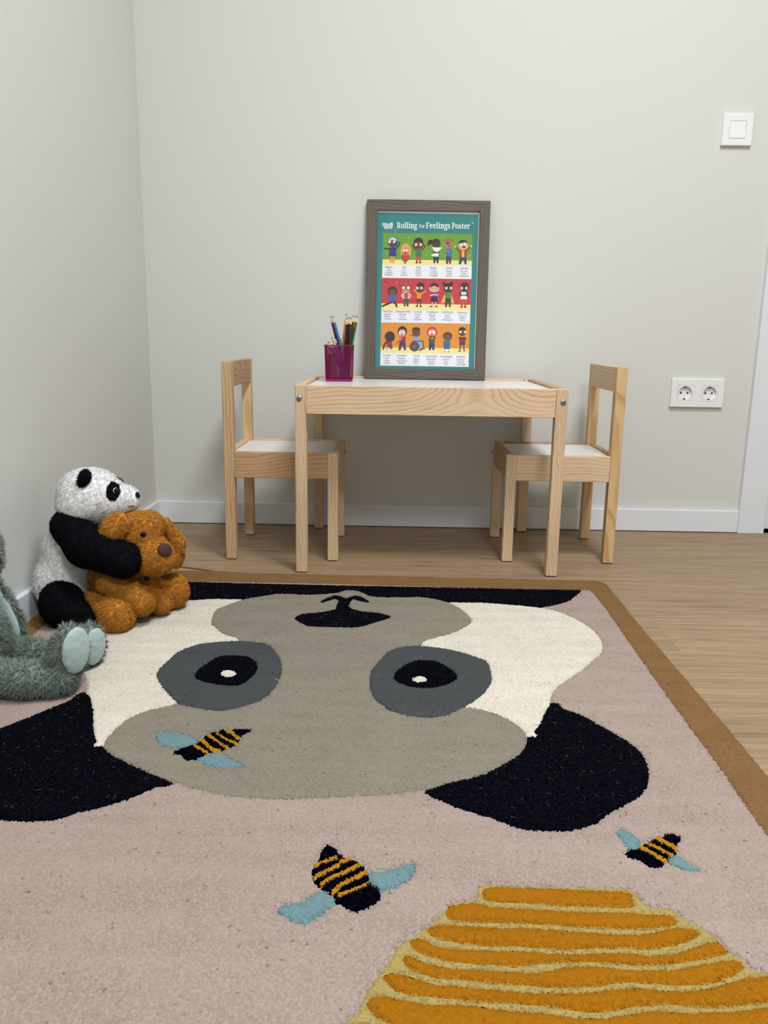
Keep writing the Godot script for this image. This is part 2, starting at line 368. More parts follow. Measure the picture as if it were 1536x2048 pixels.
# ------------------------------------------------------------------ room
func room() -> void:
	var L: float = ROOM.left
	var Rt: float = ROOM.right
	var F: float = ROOM.front
	var T: float = ROOM.top
	var wall := plain(rgb(213, 214, 210), 0.85, 0.25)
	relief(wall, 5, 0.06, 4, 0.5, 6.0)
	M.wall = wall
	var st := SurfaceTool.new()
	st.begin(Mesh.PRIMITIVE_TRIANGLES)
	box_into(st, Vector3(1.01 - L + 0.1, T, 0.12), 0.0, shift((L - 0.1 + 1.01) / 2, T / 2, -0.06))
	box_into(st, Vector3(Rt + 0.1 - 1.86, T, 0.12), 0.0, shift((Rt + 0.1 + 1.86) / 2, T / 2, -0.06))
	box_into(st, Vector3(0.85, T - 2.06, 0.12), 0.0, shift(1.435, (T + 2.06) / 2, -0.06))
	structure("wall_back", st.commit(), wall, "cream painted back wall behind the small table")
	structure("wall_left", chamfer_box(Vector3(0.1, T, F + 0.1), 0.0), wall, "cream painted side wall behind the plush animals", shift(L - 0.05, T / 2, F / 2 + 0.05))
	structure("wall_right", chamfer_box(Vector3(0.1, T, F + 0.1), 0.0), wall, "cream painted wall beyond the door", shift(Rt + 0.05, T / 2, F / 2 + 0.05))
	structure("wall_front", chamfer_box(Vector3(Rt - L + 0.2, T, 0.1), 0.0), wall, "cream painted wall behind the camera", shift((Rt + L) / 2, T / 2, F + 0.05))
	structure("ceiling", chamfer_box(Vector3(Rt - L + 0.2, 0.1, F + 0.3), 0.0), plain(rgb(238, 237, 233), 0.9, 0.2), "flat white ceiling", shift((Rt + L) / 2, T + 0.05, F / 2))
	# floor of long boards
	var fl := structure("floor", chamfer_box(Vector3(Rt - L + 0.2, 0.1, F + 0.2), 0.0), plain(rgb(70, 55, 42), 0.9, 0.2), "light oak board floor", shift((Rt + L) / 2, -0.06, F / 2))
	var boards := [floor_material(21, 1.0), floor_material(22, 0.985), floor_material(23, 1.012)]
	var meshes := {}
	var row := 0
	var z := 0.001
	while z < F:
		var x := L - 1.29 * fposmod(row * 0.377 + 0.52, 1.0)
		var k := row
		while x < Rt:
			var a := maxf(x, L)
			var b := minf(x + 1.29, Rt)
			if b - a > 0.01:
				var size := Vector3(b - a - 0.0001, 0.0105, 0.1919)
				var key := "%.3f_%.3f" % [size.x, a - x]
				if not meshes.has(key):
					meshes[key] = chamfer_box(size, 0.0002, Vector2(0.002, a - x), Vector2(0.2, 1.3))
				put("plank", turned_uv(meshes, key, size, a - x), boards[k % 3], fl, shift((a + b) / 2, -0.00525, z + 0.096) * Transform3D.IDENTITY)
				fl.get_child(-1).position -= fl.position
			x += 1.29
			k += 1
		z += 0.192
		row += 1
	# skirting
	M.trim = plain(rgb(226, 229, 235), 0.4, 0.45)
	var sk := structure("baseboard_back", chamfer_box(Vector3(0.953 - L - 0.0005, 0.0655, 0.013), 0.0012), M.trim, "white skirting board along the back wall", shift((0.953 + L) / 2, 0.0348, 0.0065))
	sk.name = "baseboard_back"
	structure("baseboard_left", chamfer_box(Vector3(0.013, 0.0655, F - 0.0135), 0.0012), M.trim, "white skirting board along the left wall", shift(L + 0.0065, 0.0348, (F + 0.0135) / 2))
	structure("baseboard_right", chamfer_box(Vector3(0.013, 0.0655, F - 0.02), 0.0012), M.trim, "white skirting board along the right wall", shift(Rt - 0.0065, 0.0348, F / 2))
	structure("baseboard_front", chamfer_box(Vector3(Rt - L - 0.03, 0.0655, 0.013), 0.0012), M.trim, "white skirting board behind the camera", shift((Rt + L) / 2, 0.0348, F - 0.0065))
	# door and casing
	var ca := SurfaceTool.new()
	ca.begin(Mesh.PRIMITIVE_TRIANGLES)
	box_into(ca, Vector3(0.078, 2.1, 0.016), 0.0015, shift(0.992, 1.05, 0.008))
	box_into(ca, Vector3(0.078, 2.1, 0.016), 0.0015, shift(1.878, 1.05, 0.008))
	box_into(ca, Vector3(0.808, 0.078, 0.016), 0.0015, shift(1.435, 2.061, 0.008))
	structure("trim_1", ca.commit(), M.trim, "white door casing at the right edge")
	var jamb := SurfaceTool.new()
	jamb.begin(Mesh.PRIMITIVE_TRIANGLES)
	box_into(jamb, Vector3(0.02, 2.04, 0.12), 0.001, shift(1.0205, 1.02, -0.061))
	box_into(jamb, Vector3(0.02, 2.04, 0.12), 0.001, shift(1.8495, 1.02, -0.061))
	box_into(jamb, Vector3(0.85, 0.02, 0.12), 0.001, shift(1.435, 2.05, -0.061))
	structure("trim_2", jamb.commit(), M.trim, "white door lining inside the casing")
	var d := structure("door_1", chamfer_box(Vector3(0.805, 2.025, 0.04), 0.002), M.trim, "plain white door at the right edge", shift(1.435, 1.0205, -0.035))
	var hd := SurfaceTool.new()
	hd.begin(Mesh.PRIMITIVE_TRIANGLES)
	box_into(hd, Vector3(0.13, 0.018, 0.014), 0.004, shift(0.27, 0.02, 0.065))
	box_into(hd, Vector3(0.018, 0.018, 0.05), 0.004, shift(0.325, 0.02, 0.04))
	put("handle", hd.commit(), M.steel, d)

# Boards lie along x: their UVs are turned so that the texture's width runs along the board.
func turned_uv(meshes: Dictionary, key: String, size: Vector3, from: float) -> Mesh:
	var k2 := key + "t"
	if not meshes.has(k2):
		var st := SurfaceTool.new()
		st.begin(Mesh.PRIMITIVE_TRIANGLES)
		var src: Array = meshes[key].surface_get_arrays(0)
		var v: PackedVector3Array = src[Mesh.ARRAY_VERTEX]
		var n: PackedVector3Array = src[Mesh.ARRAY_NORMAL]
		for i in v.size():
			st.set_normal(n[i])
			st.set_uv(Vector2((v[i].x + size.x / 2 + from) / 1.3, (v[i].z + size.z / 2 + 0.003) / 0.2))
			st.add_vertex(v[i])
		meshes[k2] = st.commit()
	return meshes[k2]

func plate_with_well(half: float, r: float, depth: float, thick: float) -> ArrayMesh:
	var st := SurfaceTool.new()
	st.begin(Mesh.PRIMITIVE_TRIANGLES)
	st.set_smooth_group(-1)
	var n := 48
	for k in n:
		var a := TAU * k / n
		var b := TAU * (k + 1) / n
		var ia := Vector3(cos(a) * r, sin(a) * r, 0)
		var ib := Vector3(cos(b) * r, sin(b) * r, 0)
		var oa := Vector3(cos(a), sin(a), 0) * half / maxf(absf(cos(a)), absf(sin(a)))
		var ob := Vector3(cos(b), sin(b), 0) * half / maxf(absf(cos(b)), absf(sin(b)))
		var back := Vector3(0, 0, -depth)
		var bk := Vector3(0, 0, -thick)
		tri(st, ia, ob, oa)
		tri(st, ia, ib, ob)
		tri(st, ia, ia + back, ib + back)
		tri(st, ia, ib + back, ib)
		tri(st, back, ib + back, ia + back)
		tri(st, oa, ob, ob + bk)
		tri(st, oa, ob + bk, oa + bk)
	st.generate_normals()
	return st.commit()

func frame_into(st: SurfaceTool, w: float, h: float, b: float, d: float) -> void:
	for k in 4:
		var up := k % 2 == 1
		var a := k * PI / 2
		mitred(st, h if up else w, b, d, 0.0003, Transform3D(Basis(Vector3.BACK, a), Vector3(sin(a) * w / 2, -cos(a) * h / 2, d)))

func fittings() -> void:
	var s := thing("light_switch", "white square light switch on the upper right wall", "light switch", Vector3(0.834, 1.1237, 0))
	var ring := SurfaceTool.new()
	ring.begin(Mesh.PRIMITIVE_TRIANGLES)
	frame_into(ring, 0.081, 0.081, 0.0182, 0.010)
	put("frame_plate", ring.commit(), M.plastic, s)
	put("rocker", chamfer_box(Vector3(0.0436, 0.045, 0.009), 0.0007), M.plastic, s, Transform3D(Basis(Vector3.RIGHT, -0.055), Vector3(0, -0.0002, 0.0058)))
	var o := thing("wall_socket", "white double power socket on the wall beside the door casing", "power socket", Vector3(0.795, 0.4145, 0))
	var pl := SurfaceTool.new()
	pl.begin(Mesh.PRIMITIVE_TRIANGLES)
	frame_into(pl, 0.152, 0.081, 0.0182, 0.010)
	box_into(pl, Vector3(0.0258, 0.0448, 0.0098), 0.0, shift(0, 0, 0.0050))
	put("frame_plate", pl.commit(), M.plastic, o)
	for k in [-1.0, 1.0]:
		var ins := put("socket_insert", plate_with_well(0.0220, 0.0193, 0.0092, 0.0095), M.plastic, o, shift(k * 0.0353, 0, 0.0102))
		for h in [-1.0, 1.0]:
			put("contact_hole", lathe([[0.0, 0.0], [0.0028, 0.0], [0.0028, 0.0004], [0.0, 0.0005]], 16), M.hole, ins, Transform3D(Basis(Vector3.RIGHT, PI / 2), Vector3(h * 0.0095, 0, -0.0092)))
		for h in [-1.0, 1.0]:
			put("earth_clip", chamfer_box(Vector3(0.0055, 0.0035, 0.007), 0.0006), M.hole, ins, shift(0, h * 0.0178, -0.0054))

# ------------------------------------------------------------------ furniture
func rail(parent: Node, called: String, size: Vector3, at: Vector3, m: Material, e := 0.0012) -> MeshInstance3D:
	return put(called, chamfer_box(size, e, Vector2(rng.randf() * 0.03, rng.randf() * 0.06)), m, parent, shift(at.x, at.y, at.z))

func bolt(parent: Node, at: Vector3, out: Vector3) -> void:
	var b := put("bolt", M.bolt_mesh, M.steel, parent, between(at, at + out))
	put("hex_socket", M.socket_mesh, M.hole, b, shift(0, 0.0031, 0))

func table() -> void:
	var t := thing("childrens_table", "low pine table with white inset top against the back wall", "table", Vector3(0.0, 0, 0.2635), 0.0051)
	var straight: Array = M.straight
	var k := 0
	for sx in [-1.0, 1.0]:
		for sz in [-1.0, 1.0]:
			var leg := rail(t, "leg", Vector3(0.0268, 0.4475, 0.0268), Vector3(sx * 0.3016, 0.22575, sz * 0.2266), straight[k % 4])
			put("foot_pad", chamfer_box(Vector3(0.022, 0.002, 0.022), 0.0003), M.hole, leg, shift(0, -0.22475, 0))
			k += 1
			bolt(t, Vector3(sx * 0.3046, 0.4195, sz * 0.24), Vector3(0, 0, sz))
	rail(t, "apron", Vector3(0.576, 0.066, 0.018), Vector3(0, 0.4163, 0.2305), M.apron)
	rail(t, "apron", Vector3(0.576, 0.066, 0.018), Vector3(0, 0.4163, -0.2305), M.flat[0])
	rail(t, "side_apron", Vector3(0.018, 0.066, 0.4262), Vector3(-0.3058, 0.4163, 0), M.flat[1])
	rail(t, "side_apron", Vector3(0.018, 0.066, 0.4262), Vector3(0.3058, 0.4163, 0), M.flat[2])
	put("tabletop", chamfer_box(Vector3(0.592, 0.006, 0.441), 0.0006), M.laminate, t, shift(0, 0.44, 0))

func chair(at: Vector3, turn: float, label: String, shade: int) -> void:
	var t := thing("childrens_chair", label, "chair", at, turn, "chairs at the small table")
	var w := 0.0258
	for sz in [-1.0, 1.0]:
		var back := rail(t, "back_post", Vector3(w, 0.4955, w), Vector3(-0.1293, 0.24975, sz * 0.1281), M.post[(shade + (0 if sz > 0 else 1)) % 3])
		put("foot_pad", chamfer_box(Vector3(0.021, 0.002, 0.021), 0.0003), M.hole, back, shift(0, -0.24875, 0))
		var front := rail(t, "leg", Vector3(w, 0.275, w), Vector3(0.1293, 0.1395, sz * 0.1281), M.straight[(shade + (1 if sz > 0 else 2)) % 4])
		put("foot_pad", chamfer_box(Vector3(0.021, 0.002, 0.021), 0.0003), M.hole, front, shift(0, -0.1385, 0))
		rail(t, "seat_rail", Vector3(0.2328, 0.0645, 0.017), Vector3(0, 0.2446, sz * 0.1317), M.flat[(shade + (2 if sz > 0 else 0)) % 4])
		bolt(t, Vector3(0.1422, 0.2445, sz * 0.1281), Vector3.RIGHT)
		bolt(t, Vector3(-0.1422, 0.2445, sz * 0.1281), Vector3.LEFT)
	for sx in [-1.0, 1.0]:
		rail(t, "seat_rail", Vector3(0.017, 0.0645, 0.2304), Vector3(sx * 0.1330, 0.2446, 0), M.flat[(shade + 1) % 4])
	rail(t, "backrest", Vector3(0.016, 0.061, 0.2304), Vector3(-0.1247, 0.4668, 0), M.flat[(shade + 3) % 4])
	put("seat_panel", chamfer_box(Vector3(0.248, 0.006, 0.2454), 0.0006), M.laminate, t, shift(0, 0.2695, 0))
	for sz in [-1.0, 1.0]:
		put("panel_batten", chamfer_box(Vector3(0.2328, 0.012, 0.01), 0.0005), M.flat[0], t, shift(0, 0.2603, sz * 0.118))

# ------------------------------------------------------------------ poster
var canvas: Image
func spot(x: float, y: float) -> Vector2:
	var v := (y - (170.0 + (x - 190.0) / 1100.0 * 18.0)) / 1702.0
	var u := (x - (190.0 - 25.0 * v)) / (1100.0 - 33.0 * v)
	return Vector2((u * 0.283 + 0.002) / 0.287, (v * 0.4306 + 0.002) / 0.4346)

func dab(px: float, py: float, c: Color) -> void:
	if px >= 0 and py >= 0 and px < canvas.get_width() and py < canvas.get_height():
		canvas.set_pixel(int(px), int(py), c)

func oval(x: float, y: float, rx: float, ry: float, c: Color) -> void:
	var m := spot(x, y) * Vector2(canvas.get_size())
	var a := rx / 1090.0 * canvas.get_width()
	var b := ry / 1702.0 * canvas.get_height()
	for py in range(int(m.y - b), int(m.y + b) + 2):
		var q := 1.0 - pow((py + 0.5 - m.y) / b, 2.0)
		if q > 0.0:
			var half := a * sqrt(q)
			for px in range(roundi(m.x - half), roundi(m.x + half)):
				dab(px, py, c)

func shape(pts: Array, c: Color) -> void:
	var poly := PackedVector2Array()
	for k in range(0, pts.size(), 2):
		poly.append(spot(pts[k], pts[k + 1]) * Vector2(canvas.get_size()))
	var lo := poly[0]
	var hi := poly[0]
	for p in poly:
		lo = lo.min(p)
		hi = hi.max(p)
	for py in range(int(lo.y), int(hi.y) + 1):
		var xs := []
		for k in poly.size():
			var p := poly[k]
			var q := poly[(k + 1) % poly.size()]
			if (p.y <= py + 0.5) != (q.y <= py + 0.5):
				xs.append(p.x + (py + 0.5 - p.y) / (q.y - p.y) * (q.x - p.x))
		xs.sort()
		for k in range(0, xs.size() - 1, 2):
			for px in range(roundi(xs[k]), roundi(xs[k + 1])):
				dab(px, py, c)

func stroke(pts: Array, w: float, c: Color) -> void:
	for k in range(0, pts.size() - 2, 2):
		var a := Vector2(pts[k], pts[k + 1])
		var b := Vector2(pts[k + 2], pts[k + 3])
		var steps := int(a.distance_to(b) / (w * 0.3)) + 1
		for s in steps + 1:
			var p := a.lerp(b, float(s) / steps)
			oval(p.x, p.y, w / 2, w / 2, c)

func C(hex: int) -> Color:
	# print inks are a little deeper than the values read off the glass
	var c := Color.hex((hex << 8) | 0xff)
	return Color(pow(c.r, 1.22), pow(c.g, 1.22), pow(c.b, 1.22)) if c.get_luminance() < 0.8 else c

func eyes(x: float, y: float, gap := 25.0) -> void:
	for s in [-1.0, 1.0]:
		oval(x + s * gap, y, 14, 14, C(0xf4f2ee))
		oval(x + s * gap + 2, y + 1, 4, 4, C(0x3a3030))
	stroke([x - 10, y + 28, x + 10, y + 28], 7, C(0x8a3030))

func print_poster() -> ImageTexture:
	canvas = Image.create(704, 1072, true, Image.FORMAT_RGB8)
	canvas.fill(C(0x3d9494))
	# white margin left by the sheet at the top and at the right
	shape([150, 140, 1330, 155, 1330, 213, 150, 187], C(0xf2f4f4))
	shape([1284, 150, 1340, 150, 1300, 1930, 1222, 1930], C(0xf2f4f4))
	shape([130, 1880, 1300, 1900, 1300, 1960, 130, 1940], C(0xf2f4f4))
	var rows := [[402, 685, 742, 885, 0x7fae48], [884, 1160, 1226, 1368, 0xcf4350], [1370, 1640, 1700, 1842, 0xe9a142]]
	for r in rows:
		var x0: float = 250.0 - (r[0] - 402) * 0.022
		var x1: float = 1215.0 - (r[0] - 402) * 0.036
		shape([x0, r[0], x1, r[0] + 16, x1 - 8, r[1] + 16, x0 - 6, r[1]], C(r[4]))
		shape([x0 - 6, r[1], x1 - 8, r[1] + 16, x1 - 10, r[2] + 16, x0 - 8, r[2]], C(0xf3e59a))
		shape([x0 - 8, r[2], x1 - 10, r[2] + 16, x1 - 14, r[3] + 16, x0 - 12, r[3]], C(0xeeeff6))
	for p in [[1215, 302, 12, 0x7cc4d4], [385, 378, 9, 0x7cc4d4], [895, 447, 6, 0xb8d860], [1180, 645, 14, 0x9cc460], [712, 650, 6, 0xb8d860], [268, 490, 5, 0xb8d860], [725, 925, 7, 0xe07880], [575, 1088, 6, 0xe07880], [1035, 1035, 6, 0xe07880], [270, 928, 8, 0x7a3040], [855, 1502, 6, 0xf6d080], [690, 1405, 10, 0xe0a860], [380, 1430, 8, 0xd89038]]:
		oval(p[0], p[1], p[2], p[2], C(p[3]))
	stroke([388, 930, 402, 922, 398, 945, 392, 958], 6, C(0xe89098))
	stroke([520, 440, 522, 468, 538, 448], 5, C(0xa8cc60))
	# row one
	oval(357, 500, 54, 58, C(0x3f5c96)); oval(350, 508, 42, 44, C(0x6e4434)); shape([305, 492, 322, 458, 356, 446, 390, 460, 402, 490, 352, 480], C(0xb9d4ec))
	eyes(345, 500); shape([322, 560, 386, 558, 392, 655, 310, 655], C(0x2f3f94)); stroke([325, 575, 262, 570], 16, C(0x27406e)); stroke([386, 575, 420, 535, 430, 508], 16, C(0x27406e)); stroke([336, 660, 330, 712], 20, C(0xe9a93c)); stroke([362, 660, 358, 715], 20, C(0xe9a93c))
	oval(495, 600, 54, 82, C(0xefb75a)); oval(491, 596, 38, 42, C(0xdc9a78)); oval(490, 665, 46, 44, C(0xc8503c)); oval(491, 620, 30, 26, C(0xd87860)); eyes(491, 590, 16); stroke([482, 700, 480, 728], 9, C(0x302828)); stroke([496, 700, 494, 728], 9, C(0x302828))
	stroke([602, 588, 568, 550, 588, 512], 16, C(0x7a4a32)); stroke([664, 588, 700, 552, 676, 516], 16, C(0x7a4a32)); oval(631, 528, 50, 52, C(0x7a4a32)); shape([580, 525, 584, 480, 610, 458, 650, 456, 678, 478, 682, 522, 650, 492, 610, 492], C(0x33282a)); eyes(631, 528); shape([604, 582, 662, 582, 666, 655, 600, 655], C(0x4d8c5c)); shape([602, 655, 664, 655, 656, 716, 640, 716, 632, 675, 622, 716, 604, 716], C(0xbf6c3c)); oval(612, 722, 14, 7, C(0x30282a)); oval(648, 722, 14, 7, C(0x30282a))
	oval(822, 516, 46, 48, C(0x5c3c30)); shape([720, 542, 742, 480, 780, 478, 800, 500, 760, 530], C(0x32262c)); shape([778, 500, 800, 470, 846, 470, 866, 505, 812, 488], C(0x32262c)); shape([790, 585, 850, 585, 858, 650, 790, 650], C(0x4c403c)); shape([776, 556, 886, 562, 838, 610, 800, 600], C(0xf2f0ee)); shape([764, 648, 800, 622, 850, 620, 845, 664], C(0xf2f0ee)); shape([790, 656, 852, 656, 846, 728, 828, 728, 820, 684, 808, 728, 792, 728], C(0x333e4c))
	oval(957, 516, 46, 50, C(0xc68a64)); shape([912, 505, 925, 470, 960, 462, 1000, 480, 1004, 500, 960, 490], C(0xb4763c)); shape([925, 505, 968, 500, 960, 525, 938, 528], C(0x35588c)); oval(965, 545, 10, 6, C(0x8c2830)); shape([922, 575, 992, 575, 990, 655, 930, 655], C(0x3288cc)); stroke([925, 590, 960, 605], 14, C(0xc68a64)); shape([930, 655, 988, 655, 980, 735, 962, 735, 956, 690, 948, 735, 928, 735], C(0x6c3c70))
	stroke([1066, 592, 1028, 556], 18, C(0xb4443c)); stroke([1150, 592, 1194, 552], 18, C(0xb4443c)); oval(1026, 552, 10, 10, C(0xefc8a8)); oval(1196, 548, 10, 10, C(0xefc8a8)); oval(1115, 534, 52, 52, C(0xe6c2a6)); shape([1062, 530, 1070, 492, 1100, 480, 1146, 486, 1168, 526, 1130, 502], C(0x2e2c34)); eyes(1112, 528); oval(1122, 556, 14, 12, C(0x5c1c24)); shape([1068, 586, 1150, 586, 1148, 664, 1072, 664], C(0xb4443c)); shape([1096, 590, 1124, 590, 1126, 664, 1096, 664], C(0xf0c458)); shape([1076, 664, 1146, 664, 1150, 740, 1130, 740, 1110, 690, 1086, 740, 1062, 740], C(0x34548c))
	# row two
	oval(350, 1030, 52, 52, C(0x3a2c2c)); oval(350, 1040, 42, 36, C(0x8a5a3a)); stroke([282, 1078, 424, 1078], 15, C(0x4a78b4)); shape([318, 1078, 378, 1078, 374, 1144, 322, 1144], C(0x2a78cc)); stroke([336, 1148, 285, 1172, 246, 1188], 20, C(0x26242c)); stroke([368, 1148, 385, 1160, 396, 1194], 20, C(0x26242c)); stroke([325, 1042, 340, 1042], 5, C(0x4a2c20)); stroke([360, 1042, 376, 1042], 5, C(0x4a2c20))
	oval(496, 1002, 46, 48, C(0xe2ac8a)); shape([448, 985, 452, 950, 490, 928, 540, 944, 552, 982, 500, 966], C(0xc05c30)); oval(470, 992, 26, 26, C(0x38302c)); oval(522, 992, 26, 26, C(0x38302c)); oval(470, 992, 18, 18, C(0xf2ead8)); oval(522, 992, 18, 18, C(0xf2ead8)); shape([460, 1046, 536, 1046, 530, 1112, 464, 1112], C(0xdcb0ac)); stroke([458, 1056, 450, 1080, 466, 1100], 14, C(0xe6c8c4)); stroke([538, 1056, 546, 1080, 530, 1100], 14, C(0xe6c8c4)); shape([484, 1048, 514, 1048, 512, 1112, 484, 1112], C(0xc84848)); shape([468, 1112, 528, 1112, 522, 1194, 502, 1194, 496, 1140, 490, 1194, 472, 1194], C(0x3c6a60))
	stroke([618, 1052, 586, 1014], 17, C(0xefa23a)); stroke([664, 1052, 708, 1028], 17, C(0xefa23a)); oval(648, 1000, 42, 46, C(0x6a4632)); shape([604, 985, 620, 946, 650, 930, 690, 950, 694, 990, 640, 965], C(0x2e302e)); eyes(640, 994, 22); shape([616, 1044, 666, 1044, 660, 1112, 612, 1112], C(0xefa23a)); shape([608, 1110, 664, 1110, 660, 1142, 608, 1142], C(0x4c4448)); stroke([622, 1142, 618, 1188], 11, C(0x6a4632)); stroke([650, 1142, 652, 1188], 11, C(0x6a4632)); oval(612, 1192, 14, 7, C(0x2c2826)); oval(654, 1194, 14, 7, C(0x2c2826))
	oval(800, 1000, 55, 42, C(0xe9bda6)); shape([752, 990, 762, 955, 800, 938, 842, 955, 850, 990, 800, 970], C(0x2c2630)); stroke([770, 998, 788, 996], 5, C(0x4a3434)); stroke([812, 998, 830, 996], 5, C(0x4a3434)); shape([765, 1040, 838, 1040, 832, 1096, 768, 1096], C(0x8c3c7c)); stroke([762, 1074, 800, 1064, 836, 1070], 13, C(0xf0d0d8)); shape([768, 1092, 832, 1092, 842, 1146, 756, 1146], C(0x38305c)); stroke([780, 1148, 776, 1190], 10, C(0xe9bda6)); stroke([816, 1148, 818, 1190], 10, C(0xe9bda6)); oval(766, 1196, 18, 6, C(0x2c2826)); oval(822, 1196, 18, 6, C(0x2c2826))
	shape([912, 1060, 868, 1160, 940, 1150], C(0xf0c050)); shape([986, 1060, 1016, 1164, 960, 1150], C(0xf0c050)); oval(906, 948, 18, 17, C(0x2a2628)); oval(990, 944, 18, 17, C(0x2a2628)); oval(948, 1000, 46, 46, C(0x58382c)); shape([900, 985, 914, 950, 950, 940, 990, 955, 998, 985, 950, 968], C(0x2a2628)); eyes(956, 995); shape([914, 1042, 988, 1042, 982, 1108, 918, 1108], C(0x6a9c3c)); shape([918, 1106, 982, 1106, 976, 1202, 960, 1202, 950, 1140, 934, 1202, 916, 1202], C(0x36405c))
	oval(1126, 985, 48, 50, C(0x463836)); eyes(1122, 996); shape([1080, 1038, 1156, 1038, 1154, 1116, 1082, 1116], C(0xf0ecec)); stroke([1084, 1044, 1080, 1085], 16, C(0x303458)); stroke([1152, 1044, 1158, 1085], 16, C(0x303458)); stroke([1090, 1072, 1145, 1072], 12, C(0x3a302e)); shape([1086, 1116, 1150, 1116, 1142, 1196, 1124, 1196, 1116, 1140, 1104, 1196, 1084, 1196], C(0xcf6444)); oval(1092, 1200, 16, 7, C(0x3c2824)); oval(1132, 1202, 16, 7, C(0x3c2824))
	# row three
	oval(322, 1524, 54, 58, C(0x33282a)); oval(312, 1535, 34, 36, C(0x46302a)); shape([286, 1580, 344, 1572, 348, 1650, 290, 1640], C(0xac3038)); stroke([285, 1582, 262, 1612, 252, 1660], 20, C(0x43302c)); oval(335, 1640, 16, 20, C(0x3c7048)); oval(284, 1660, 30, 14, C(0xf0eeee)); stroke([272, 1652, 300, 1660], 7, C(0x2c2828))
	oval(456, 1466, 50, 56, C(0x2c2430)); oval(454, 1482, 38, 40, C(0xe2bca8)); eyes(452, 1478, 20); shape([424, 1522, 494, 1522, 486, 1584, 426, 1584], C(0x9c2c4c)); oval(438, 1545, 16, 20, C(0xd88078)); stroke([420, 1570, 396, 1600], 8, C(0x6c4830)); shape([426, 1580, 488, 1580, 496, 1674, 476, 1674, 458, 1615, 434, 1674, 414, 1674], C(0x59387c))
	oval(606, 1482, 44, 42, C(0x7c5238)); shape([560, 1470, 566, 1430, 606, 1418, 646, 1432, 646, 1462, 600, 1446], C(0x2c2a2c)); stroke([540, 1508, 570, 1512], 8, C(0xa04830)); shape([570, 1526, 634, 1522, 640, 1584, 574, 1584], C(0x86b8d8)); stroke([560, 1576, 680, 1572], 14, C(0xb8442c)); shape([620, 1580, 672, 1580, 672, 1660, 640, 1660, 634, 1610], C(0x8cc0dc)); stroke([676, 1575, 684, 1640], 9, C(0x4c3c3c)); oval(586, 1634, 52, 52, C(0x4c4644)); oval(586, 1634, 42, 42, C(0x6c6462)); oval(586, 1634, 14, 14, C(0xb07060)); stroke([640, 1672, 690, 1652], 18, C(0xa4482c))
	oval(776, 1474, 56, 60, C(0xd84e40)); oval(776, 1482, 40, 38, C(0xf0c0b0)); eyes(774, 1476, 22); oval(776, 1500, 8, 8, C(0x8c3838)); stroke([752, 1540, 766, 1520], 18, C(0x5c4038)); stroke([806, 1540, 790, 1520], 18, C(0x5c4038)); shape([738, 1550, 806, 1550, 802, 1606, 742, 1606], C(0x35703c)); shape([742, 1604, 804, 1604, 798, 1674, 780, 1674, 772, 1630, 760, 1674, 740, 1674], C(0x343476)); oval(750, 1678, 13, 6, C(0xf0eeee)); oval(788, 1678, 13, 6, C(0xf0eeee))
	oval(942, 1520, 50, 46, C(0x4c3430)); oval(940, 1532, 42, 36, C(0x8a5c40)); stroke([918, 1536, 932, 1534], 5, C(0x4a2c20)); stroke([952, 1534, 966, 1538], 5, C(0x4a2c20)); shape([894, 1568, 970, 1566, 972, 1630, 898, 1634], C(0x488890)); shape([900, 1610, 968, 1606, 964, 1664, 904, 1664], C(0x3c78b0)); oval(934, 1672, 26, 12, C(0xf0eeee)); oval(910, 1690, 7, 5, C(0x38302c)); oval(952, 1690, 7, 5, C(0x38302c))
	oval(1100, 1468, 42, 48, C(0x6a4630)); shape([1058, 1455, 1070, 1426, 1105, 1416, 1138, 1438, 1140, 1460, 1100, 1444], C(0x3c2c26)); eyes(1106, 1472, 25); shape([1064, 1528, 1142, 1528, 1132, 1584, 1070, 1584], C(0x98343c)); stroke([1066, 1536, 1078, 1556, 1100, 1550], 13, C(0x6a4630)); stroke([1140, 1536, 1128, 1556, 1104, 1550], 13, C(0x6a4630)); shape([1068, 1582, 1132, 1582, 1128, 1618, 1070, 1618], C(0x5c4870)); stroke([1080, 1618, 1074, 1668], 12, C(0x6a4630)); stroke([1116, 1618, 1118, 1668], 12, C(0x6a4630)); oval(1070, 1682, 16, 7, C(0x4c7c98)); oval(1120, 1678, 16, 7, C(0x4c7c98))
	# the sheet's mark: small two-tone letters on white
	shape([242, 296, 268, 300, 318, 306, 340, 290, 356, 300, 352, 360, 262, 358, 258, 334, 244, 330], C(0xe4eef2))
	canvas.generate_mipmaps()
	return ImageTexture.create_from_image(canvas)

func words_into(st: SurfaceTool, text: String, font: Font, x0: float, x1: float, base: float, high: float, w: float, h: float, lift := 0.0005) -> void:
	# text set between crop columns x0 and x1 (or centred on x0 when x1 is 0), its baseline at crop row base
	var tm := TextMesh.new()
	tm.font = font
	tm.text = text
	tm.font_size = 32
	tm.pixel_size = 0.001
	tm.depth = 0.0
	tm.curve_step = 1.5
	var box := tm.get_aabb()
	var sy := high / 1702.0 * h / 0.0225
	var sx := sy * 0.92
	var a := spot(x0, base)
	var left := a.x * w - box.size.x * sx / 2
	if x1 > 0.0:
		sx = (spot(x1, base).x - a.x) * w / box.size.x
		left = a.x * w
	var arr := tm.get_mesh_arrays()
	var am := ArrayMesh.new()
	am.add_surface_from_arrays(Mesh.PRIMITIVE_TRIANGLES, arr)
	var low := base_line(text, font)
	var at := Transform3D(Basis(Vector3(sx, 0, 0), Vector3(0, sy, 0), Vector3(0, 0, 1)), Vector3(left - box.position.x * sx - w / 2, h / 2 - a.y * h - low * sy, lift))
	st.append_from(am, 0, at)

